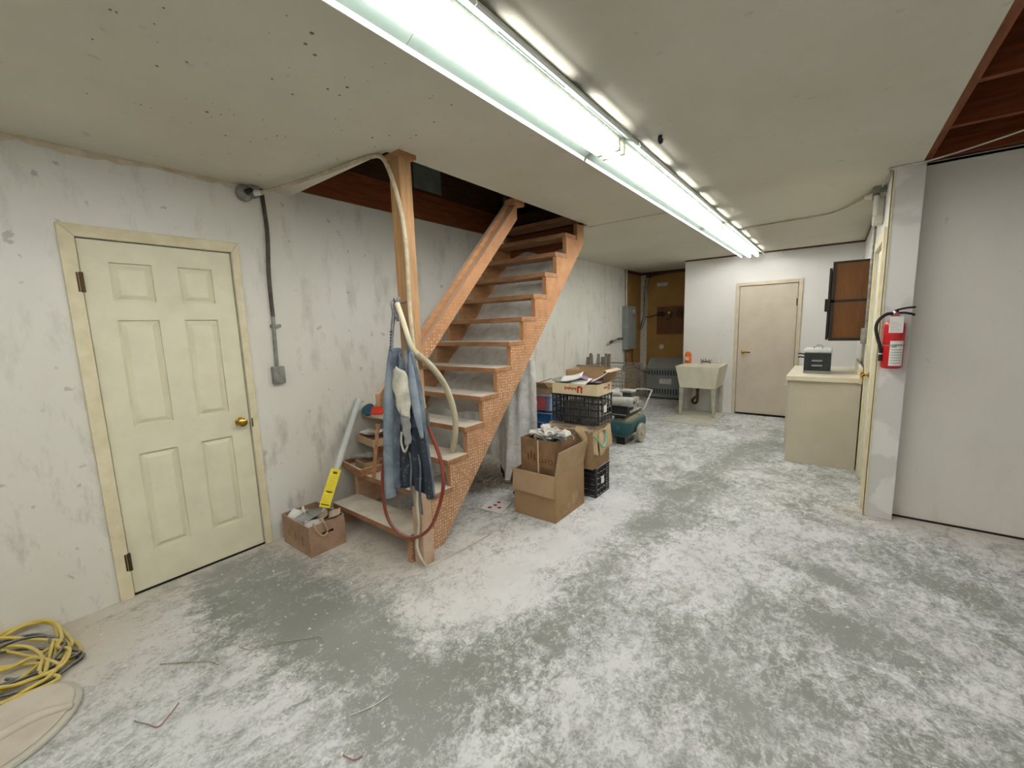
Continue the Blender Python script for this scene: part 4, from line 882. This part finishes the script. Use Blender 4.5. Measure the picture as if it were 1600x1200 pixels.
# ------------------------------------------------------------------ utility sink
def sink():
    t = thing('utility_sink', (-1.64, 7.02, .012), 'stained white utility sink on four legs against the back wall', 'sink')
    x0, x1, y0, y1, zt, zb = -1.965, -1.325, 6.72, 7.34, .80, .455
    e = .06; i_ = .035
    V = [(x0, y0, zt), (x1, y0, zt), (x1, y1, zt), (x0, y1, zt), (x0+.015, y0+.015, zt-.07), (x1-.015, y0+.015, zt-.07), (x1-.015, y1, zt-.07), (x0+.015, y1, zt-.07),
         (x0+e, y0+e, zb), (x1-e, y0+e, zb), (x1-e, y1-.02, zb), (x0+e, y1-.02, zb)]
    F = [(0, 1, 5, 4), (1, 2, 6, 5), (2, 3, 7, 6), (3, 0, 4, 7), (4, 5, 9, 8), (5, 6, 10, 9), (6, 7, 11, 10), (7, 4, 8, 11), (8, 9, 10, 11)]
    n = len(V); yb = y1-.14
    V += [(x0+i_, y0+i_, zt), (x1-i_, y0+i_, zt), (x1-i_, yb, zt), (x0+i_, yb, zt), (x0+e+i_, y0+e+i_, zb+.02), (x1-e-i_, y0+e+i_, zb+.02), (x1-e-i_, yb-.03, zb+.02), (x0+e+i_, yb-.03, zb+.02)]
    F += [(0, 1, n+1, n), (1, 2, n+2, n+1), (2, 3, n+3, n+2), (3, 0, n, n+3), (n, n+1, n+5, n+4), (n+1, n+2, n+6, n+5), (n+2, n+3, n+7, n+6), (n+3, n, n+4, n+7), (n+4, n+5, n+6, n+7)]
    m = MB(); m.add(V, F); m.build('basin', 'sink_white', t, bevel=.008)
    for sx in (0, 1):
        for sy in (0, 1):
            xa = (x0+e+.025) if sx == 0 else (x1-e-.025); ya = (y0+e+.02) if sy == 0 else (y1-.06); o_ = (-.01 if sx == 0 else .01)
            m = MB(); m.add([(xa-.035, ya-.02, zb), (xa+.035, ya-.02, zb), (xa+.035, ya+.02, zb), (xa-.035, ya+.02, zb), (xa-.018+o_, ya-.014, .0125), (xa+.018+o_, ya-.014, .0125), (xa+.018+o_, ya+.014, .0125), (xa-.018+o_, ya+.014, .0125)],
                [(3, 2, 1, 0), (4, 5, 6, 7), (0, 1, 5, 4), (1, 2, 6, 5), (2, 3, 7, 6), (3, 0, 4, 7)]); m.build('leg', 'sink_leg', t, bevel=.004)
    f = MB(); f.cyl((-1.70, 7.27, .83), (-1.58, 7.27, .83), .014, n=10); f.tube(spline([(-1.64, 7.27, .83), (-1.64, 7.25, .875), (-1.64, 7.16, .885), (-1.64, 7.10, .86)], 5), .010, 8)
    f.cyl((-1.70, 7.27, .80), (-1.70, 7.27, .85), .013, n=10); f.cyl((-1.58, 7.27, .80), (-1.58, 7.27, .85), .013, n=10); fa = f.build('faucet', 'chrome', t, smooth=True)
    for x in (-1.70, -1.58): m = MB(); m.lathe([(0, .85), (.022, .852), (.026, .862), (.02, .872), (0, .875)], (x, 7.27, 0), 12); m.build('tap_handle', 'chrome', fa, smooth=True)
    m = MB(); m.cyl((-1.70, 7.05, .455), (-1.70, 7.05, .36), .03, .024, 12); m.tube(spline([(-1.70, 7.05, .36), (-1.70, 7.05, .25), (-1.72, 7.08, .18), (-1.77, 7.1, .165), (-1.80, 7.15, .2), (-1.80, 7.34, .22)], 6), .022, 10); m.build('drain_trap', 'pipe_dark', t, smooth=True)
sink()
m = MB(); m.box((-2.0, 6.26, .0), (-1.32, 7.3, .011)); tag(m.build('floor_mat', 'mat_pale', bevel=.002), 'thin pale board lying on the floor under the utility sink', 'floor mat')
def bottle():
    t = thing('soap_bottle', (-1.915, 7.26, .80), 'orange liquid soap bottle on the left corner of the sink', 'bottle')
    m = MB(); m.lathe([(0, 0), (.045, 0), (.05, .01), (.052, .06), (.045, .11), (.05, .14), (.04, .17), (.016, .185), (.016, .19)], (-1.915, 7.26, .801), 18); m.build('body', 'soap_orange', t, smooth='all')
    m = MB(); m.lathe([(.018, 0), (.018, .025), (.008, .028), (.008, .045), (0, .046)], (-1.915, 7.26, .991), 12); m.build('cap', 'white_plastic', t, smooth=True)
    part('label', 'tape_cream', t, ((-1.945, 7.205, .85), (-1.885, 7.209, .91)))
bottle()
m = MB(); m.lathe([(0, 0), (.028, 0), (.034, .075), (.030, .075), (.026, .008), (0, .006)], (-1.45, 7.27, .801), 16, cap=False); tag(m.build('cup', 'white_plastic', smooth=True), 'small white cup on the right back edge of the sink', 'cup')
# ------------------------------------------------------------------ base cabinet, counter and what stands on it
def cabinet():
    t = thing('base_cabinet', (-.06, 5.65, 0), 'tan painted base cabinet end panel in front of the back door wall', 'cabinet')
    part('body', 'cab_paint', t, ((-.345, 5.10, 0), (.228, 6.16, .858)), bevel=.003)
    part('door', 'cab_paint', t, ((-.362, 5.12, .12), (-.3455, 5.62, .84)), bevel=.003); part('door', 'cab_paint', t, ((-.362, 5.64, .12), (-.3455, 6.14, .84)), bevel=.003)
    m = MB(); m.lathe([(0, 0), (.008, 0), (.008, -.014), (.014, -.02), (0, -.026)], (-.362, 5.20, .80), 12, 'x'); m.build('knob', 'white_plastic', t)
cabinet()
t = thing('countertop', (-.06, 5.65, .86), 'cream countertop with a backsplash on the tan base cabinet', 'countertop')
part('slab', 'counter', t, ((-.372, 5.065, .86), (.230, 6.18, .912)), bevel=.008); part('backsplash', 'counter', t, ((.205, 5.085, .912), (.230, 6.18, 1.01)), bevel=.004); part('end_block', 'tape_cream', t, ((.205, 5.055, .855), (.2305, 5.083, 1.0)), bevel=.006)
def roaster():
    t = thing('tabletop_oven', (-.13, 5.5, .912), 'black lidded appliance with a pale top standing on the countertop', 'appliance')
    x0, x1, y0, y1, z0 = -.243, -.015, 5.33, 5.66, .913
    part('body', 'bench_black', t, ((x0, y0, z0), (x1, y1, z0+.215)), bevel=.008); part('base_band', 'panel_grey', t, ((x0-.001, y0-.0015, z0+.002), (x1+.001, y0+.004, z0+.028)))
    l = part('lid', 'lid_white', t, ((x0-.006, y0-.006, z0+.2155), (x1+.006, y1+.006, z0+.255)), bevel=.012)
    m = MB(); m.tube(spline([(-.165, 5.45, z0+.255), (-.16, 5.45, z0+.28), (-.13, 5.45, z0+.288), (-.10, 5.45, z0+.28), (-.095, 5.45, z0+.255)], 5), .006, 8); m.build('handle', 'chrome', l, smooth=True)
    for z in (.075, .125): part('side_handle', 'panel_grey', t, ((-.175, y0-.016, z0+z), (-.085, y0, z0+z+.018)), bevel=.005)
    for z in (.16, .195):
        m = MB(); m.tube([(x0, 5.40, z0+z), (x0-.03, 5.39, z0+z+.008), (x0-.055, 5.38, z0+z+.006)], .007, 6); m.build('prong', 'black', t)
roaster()
def wall_cabinet():
    t = thing('wall_cabinet', (.09, 5.8, 1.245), 'dark framed wall cabinet with amber side panels above the countertop', 'cabinet')
    x0, x1, y0, y1, z0, z1 = -.055, .249, 5.5, 6.2, 1.245, 2.05
    part('carcass', 'wood_black', t, ((x0, y0+.012, z0), (x1, y1, z1)))
    for zz in ((z0, z0+.03), (1.64, 1.665), (z1-.022, z1)): part('rail', 'wood_black', t, ((x0, y0, zz[0]), (x1, y0+.012, zz[1])))
    part('stile', 'wood_black', t, ((x0, y0, z0+.03), (x0+.03, y0+.012, z1-.022)))
    for a, c in ((z0+.03, 1.64), (1.665, z1-.022)): part('side_panel', 'amber_wood', t, ((x0+.03, y0+.004, a), (x1, y0+.012, c)))
    for k, (a, c) in enumerate(((y0+.005, 5.84), (5.85, y1))):
        d = part('door', 'wood_black', t, ((x0-.026, a, z0+.01), (x0-.004, c, z1-.06)), bevel=.004); part('pull', 'black', d, ((x0-.05, a+.03, 1.55), (x0-.0265, a+.05, 1.68)), bevel=.004)
wall_cabinet()
def right_electrics():
    t = thing('wall_junction_box', (.2, 4.9, 2.2), 'pale junction box at the ceiling with a conduit down to a switch box', 'junction box')
    part('box', 'white_plastic', t, ((.185, 4.50, 2.22), (.249, 4.66, 2.42)), bevel=.01); m = MB(); m.cyl((.195, 4.46, 2.27), (.195, 4.46, 2.42), .018, n=12); m.build('tube', 'white_plastic', t, smooth=True)
    m = MB(); m.lathe([(0, 0), (.04, 0), (.04, .04), (0, .045)], (.17, 4.5, 2.435), 14, 'x'); m.build('knockout', 'galv', t, smooth=True); m = MB(); m.cyl((.13, 4.62, 2.455), (.19, 4.58, 2.445), .016, .03, 12); m.build('connector', 'white_plastic', t, smooth=True)
    part('arm', 'galv', t, ((.17, 4.40, 2.44), (.245, 4.46, 2.475)))
    m = MB(); m.tube([(.225, 5.04, 2.30), (.225, 5.04, 1.38)], .0125, 10); m.tube([(.225, 4.66, 2.30), (.225, 5.04, 2.30)], .0125, 10); m.build('conduit', 'galv', t, smooth=True)
    part('switch_box', 'galv', t, ((.19, 5.005, 1.24), (.249, 5.085, 1.38)), bevel=.005)
right_electrics()
# ------------------------------------------------------------------ fire extinguisher
def extinguisher():
    cx, cy = .322, 3.885
    t = thing('fire_extinguisher', (cx, cy, 1.13), 'red fire extinguisher with a black hose hung on the patched column', 'fire extinguisher')
    m = MB(); m.lathe([(0, 1.13), (.05, 1.13), (.058, 1.14), (.058, 1.41), (.052, 1.435), (.036, 1.455), (.02, 1.463), (.02, 1.475), (0, 1.475)], (cx, cy, 0), 28); m.build('cylinder', 'ext_red', t, smooth=True)
    m = MB(); m.lathe([(0, 1.475), (.017, 1.475), (.019, 1.49), (.019, 1.515), (.012, 1.525), (0, 1.526)], (cx, cy, 0), 14); v = m.build('valve', 'chrome', t, smooth=True)
    m = MB(); m.lathe([(0, 0), (.014, 0), (.014, -.012), (0, -.013)], (cx, cy-.018, 1.497), 12, 'y'); m.build('gauge', 'red_plastic', v)
    m = MB(); m.tube(spline([(cx-.01, cy, 1.522), (cx+.02, cy, 1.533), (cx+.06, cy, 1.541), (cx+.095, cy, 1.543)], 4), .0065, 8); m.build('lever', 'black', t, smooth=True); m = MB(); m.tube(spline([(cx+.01, cy, 1.507), (cx+.04, cy, 1.508), (cx+.075, cy, 1.50), (cx+.095, cy, 1.49)], 4), .0075, 8); m.build('carry_handle', 'black', t, smooth=True)
    P = spline([(cx-.018, cy, 1.505), (cx-.05, cy-.005, 1.50), (cx-.085, cy-.01, 1.465), (cx-.098, cy-.015, 1.41), (cx-.085, cy-.018, 1.34), (cx-.068, cy-.02, 1.28), (cx-.062, cy-.02, 1.23)], 6)
    m = MB(); m.tube(P, .0105, 10); h = m.build('hose', 'black', t, smooth=True); m = MB(); m.tube([(cx-.062, cy-.02, 1.225), (cx-.061, cy-.02, 1.18)], .0125, 10); m.build('nozzle', 'black', h, smooth=True); m = MB(); m.lathe([(.0115, 0), (.0135, 0), (.0135, .008), (.0115, .008)], (cx-.062, cy-.02, 1.226), 10); m.build('collar', 'white_plastic', h)
    part('inspection_tag', 'paper_white', t, ((cx-.034, cy-.064, 1.375), (cx+.038, cy-.0625, 1.485)))
    tg = part('tag_print', 'tape_grey', t, *[((cx-.026, cy-.0648, 1.388+.011*k), (cx+.03-.01*(k % 3), cy-.0641, 1.391+.011*k)) for k in range(6)])
    m = MB(); m.sheet(lambda u, v_: (cx+.0592*math.sin(R(-20+75*u)), cy-.0592*math.cos(R(-20+75*u)), 1.15+.17*v_), 10, 2); lb = m.build('label', 'paper_white', t, smooth='all', fix=False)
    m = MB()
    for k in range(8):
        z = 1.168+.018*k; m.sheet(lambda u, v_: (cx+.0598*math.sin(R(-12+(60 if k != 6 else 55)*u)), cy-.0598*math.cos(R(-12+60*u)), z+(.008 if k == 6 else .0035)*v_), 8, 1)
    m.build('label_print', 'panel_grey', lb, fix=False)
    m = MB(); m.lathe([(.0588, 1.285), (.0595, 1.285), (.0595, 1.293), (.0588, 1.293)], (cx, cy, 0), 28); m.build('band', 'galv', t)
    part('bracket', 'galv', t, ((cx-.02, 3.942, 1.20), (cx+.02, 3.954, 1.50)))
extinguisher()
# ------------------------------------------------------------------ ceiling oddments
m = MB(); m.tube(spline([(-.80, 2.38, 2.479), (-.795, 2.36, 2.455), (-.785, 2.345, 2.435), (-.78, 2.335, 2.445)], 4), .011, 8); tag(m.build('ceiling_hook', 'black', smooth=True), 'small black hook in the ceiling right of the strip light', 'hook')
m = MB()
for i in range(70):
    x = -1.35-1.1*rnd.random()**1.3; y = .35+1.2*rnd.random(); s = .002+.006*rnd.random()**3
    m.lathe([(0, 2.4795), (s, 2.4795), (s*.6, 2.4775), (0, 2.477)], (x, y, 0), 6)
o = m.build('ceiling_specks', 'slat_grey'); tag(o, 'dark dirt specks spattered on the ceiling left of the strip light', 'specks'); o['kind'] = 'stuff'
m = MB(); m.tube(spline([(-2.06, 3.99, 2.474), (-1.7, 3.98, 2.474), (-1.17, 4.0, 2.474)], 4), .004, 6); tag(m.build('ceiling_wire', 'cable_white'), 'thin wire across the ceiling from the stair top to the strip light', 'wire')
m = MB(); m.tube(spline([(-.86, 5.24, 2.47), (-.5, 5.2, 2.468), (-.1, 5.12, 2.466), (.14, 4.62, 2.458)], 5), .007, 6); tag(m.build('ceiling_cable', 'cable_tan'), 'cable across the ceiling from the far strip light to the pale junction box', 'cable')
m = MB(); m.tube(spline([(.22, 4.4, 2.47), (.236, 4.05, 2.472), (.235, 3.93, 2.472), (.40, 3.925, 2.474), (.50, 3.86, 2.472), (.62, 3.76, 2.47), (.78, 3.62, 2.472), (.95, 3.50, 2.485)], 6), .005, 6); tag(m.build('loose_cable', 'cable_white'), 'pale cable sagging along the open joists at the upper right', 'cable')
# ------------------------------------------------------------------ floor, lower left
def cord(name, loops, mt, label, r, tail=()):
    pts = []
    for (cx, cy, rx, ry, rot, lift, n) in loops:
        for i in range(n):
            a = 2*math.pi*i/10+.6; u, v = rx*math.cos(a), ry*math.sin(a); c_, s_ = math.cos(R(rot)), math.sin(R(rot))
            x, y = cx+u*c_-v*s_, cy+u*s_+v*c_; k = .92+.16*rnd.random()
            z = r+.002+lift*(.4+.6*rnd.random())+max(0, (-2.98-x))*.35
            pts.append((max(XL+.012, cx+(x-cx)*k), cy+(y-cy)*k, z))
    pts += list(tail)
    m = MB(); m.tube(spline(pts, 5), r, 7); return tag(m.build(name, mt, smooth=True), label, 'cord')
cord('extension_cord', [(-2.95, -.08, .22, .20, 0, .01, 11), (-2.93, -.10, .14, .24, 60, .02, 11), (-2.86, -.12, .27, .12, 20, .03, 11), (-2.90, -.08, .24, .15, 35, .035, 11), (-2.99, -.03, .15, .12, 10, .045, 10), (-2.80, -.15, .28, .13, 50, .03, 10), (-2.86, -.10, .20, .10, 15, .05, 10)], 'cord_yellow', 'yellow extension cord coiled on the floor left of the cream door', .0075, [(-2.72, .05, .02), (-2.80, .13, .01), (-2.95, .10, .01), (-2.85, -.02, .05)])
cord('extension_cord', [(-2.88, -.06, .17, .15, 0, .045, 11), (-2.85, -.08, .26, .14, 45, .02, 11), (-2.93, -.16, .18, .2, 20, .03, 8)], 'cord_black', 'black cord tangled with the yellow extension cord', .0065, [(-2.76, .11, .01), (-2.70, .06, .008), (-2.74, -.03, .012), (-2.82, -.1, .02)])
def slab():
    t = thing('rounded_board', (-2.42, -.2, 0), 'dust-covered board with a rounded end in the lower left corner', 'board')
    cx, cy, rx, ry = -2.40, -.12, .215, .22
    def outline(s):
        P = []
        for i in range(17):
            a = math.pi*i/16; P.append((cx-.02+rx*s*math.cos(a)-.05*math.sin(a), cy+ry*s*math.sin(a)))
        P += [(cx-rx*s+.08, -.75), (cx+rx*s+.12, -.75)]
        return P
    m = MB(); m.prism(outline(1), 'z', 0, .022); m.build('board', 'mat_pale', t, bevel=.008)
    m = MB(); m.prism(outline(.9), 'z', .022, .03); m.build('top', 'dusty_top', t, bevel=.006)
    m = MB(); m.tube(spline([(-2.36, .06, .03), (-2.40, -.05, .035), (-2.36, -.25, .035), (-2.3, -.6, .033)], 6), [.012+.01*math.sin(math.pi*i/18) for i in range(19)], 8); m.build('ridge', 'dusty_top', t, smooth='all')
slab()
def leafsheet(name, P, mt, label, h=.004):
    m = MB(); m.prism(P, 'z', .001, h); return m.build(name, mt)
t = thing('printed_sheet', (-2.18, 2.53, 0), 'white sheet with red-brown spots on the floor behind the stair foot', 'paper')
m = MB(); m.prism([(-2.257, 2.411), (-2.054, 2.433), (-2.112, 2.66), (-2.294, 2.619)], 'z', .001, .005); m.build('sheet', 'paper_white', t)
for x, y in ((-2.2, 2.47), (-2.19, 2.53), (-2.13, 2.51), (-2.2, 2.59)): m = MB(); m.lathe([(0, .005), (.018, .005), (.016, .0062), (0, .0065)], (x, y, 0), 10); m.build('spot', 'ink_red', t)
t = thing('printed_card', (-2.23, 2.79, 0), 'dark card with a yellow picture leaning against the large carton', 'card')
T = xf((-2.17, 2.80, .0), 20, 0, -0); m = MB(xf((-2.18, 2.79, .004), -35, 55)); m.box((-.055, 0, 0), (.055, .08, .004)); m.build('card', 'navy', t); m = MB(xf((-2.18, 2.79, .004), -35, 55)); m.box((-.035, .02, .004), (.035, .06, .005)); m.build('picture', 'yellow_tag', t)
def bit(name, P, r, mt, label, cat='scrap'):
    m = MB(); m.tube(spline(P, 5), r, 5); tag(m.build(name, mt, smooth=True), label, cat)
bit('twig', [(-2.20, .60, .004), (-2.12, .63, .006), (-2.05, .73, .012), (-1.97, .82, .008), (-1.93, .87, .004), (-1.88, .86, .004)], 0.0021, 'straw', 'long pale twig on the worn concrete in front of the door')
bit('twig', [(-2.38, .34, .004), (-2.28, .42, .008), (-2.2, .48, .01), (-2.15, .50, .004)], 0.0024, 'straw', 'dusty bent twig left of the long pale twig')
bit('wire_scrap', [(-2.03, .23, .004), (-1.98, .25, .01), (-2.0, .29, .016), (-2.05, .33, .006)], 0.0024, 'hose_red', 'short red-tipped wire scrap on the floor at lower left')
bit('wire_scrap', [(-2.1, .20, .004), (-2.06, .21, .012), (-2.03, .23, .006)], 0.0018, 'cord_black', 'tiny dark wire scrap beside the red-tipped one')
bit('splinter', [(-1.72, .33, .004), (-1.67, .40, .004)], 0.0018, 'plaster_white', 'white splinter near the bottom edge left of centre')
bit('splinter', [(-1.42, .72, .004), (-1.38, .80, .006), (-1.37, .87, .004)], 0.0021, 'plaster_white', 'thin white splinter standing out on dark concrete at bottom centre')
bit('wire_scrap', [(-1.30, .62, .004), (-1.25, .63, .01), (-1.24, .66, .004)], 0.0024, 'hose_red', 'small reddish wire scrap at the bottom edge')
bit('twig', [(-1.74, 4.32, .004), (-1.62, 4.44, .006), (-1.5, 4.5, .004)], 0.0018, 'straw', 'thin twig on the pale floor right of the compressor')
m = MB()
for i in range(420):
    x = -2.9+3.6*rnd.random(); y = .3+4.6*rnd.random()
    if x < -1.4 and y > 1.1: continue
    s = .003+.008*rnd.random()**3; a = rnd.random()*6.28
    m.add([(x+s*math.cos(a), y+s*math.sin(a), 0), (x+s*math.cos(a+2.1), y+s*1.4*math.sin(a+2.1), 0), (x+s*math.cos(a+4.2), y+s*math.sin(a+4.2), 0), (x, y, s*.8)], [(0, 1, 3), (1, 2, 3), (2, 0, 3)])
o = m.build('plaster_crumbs', 'plaster_white', fix=False); tag(o, 'white plaster crumbs scattered over the concrete floor', 'crumbs'); o['kind'] = 'stuff'
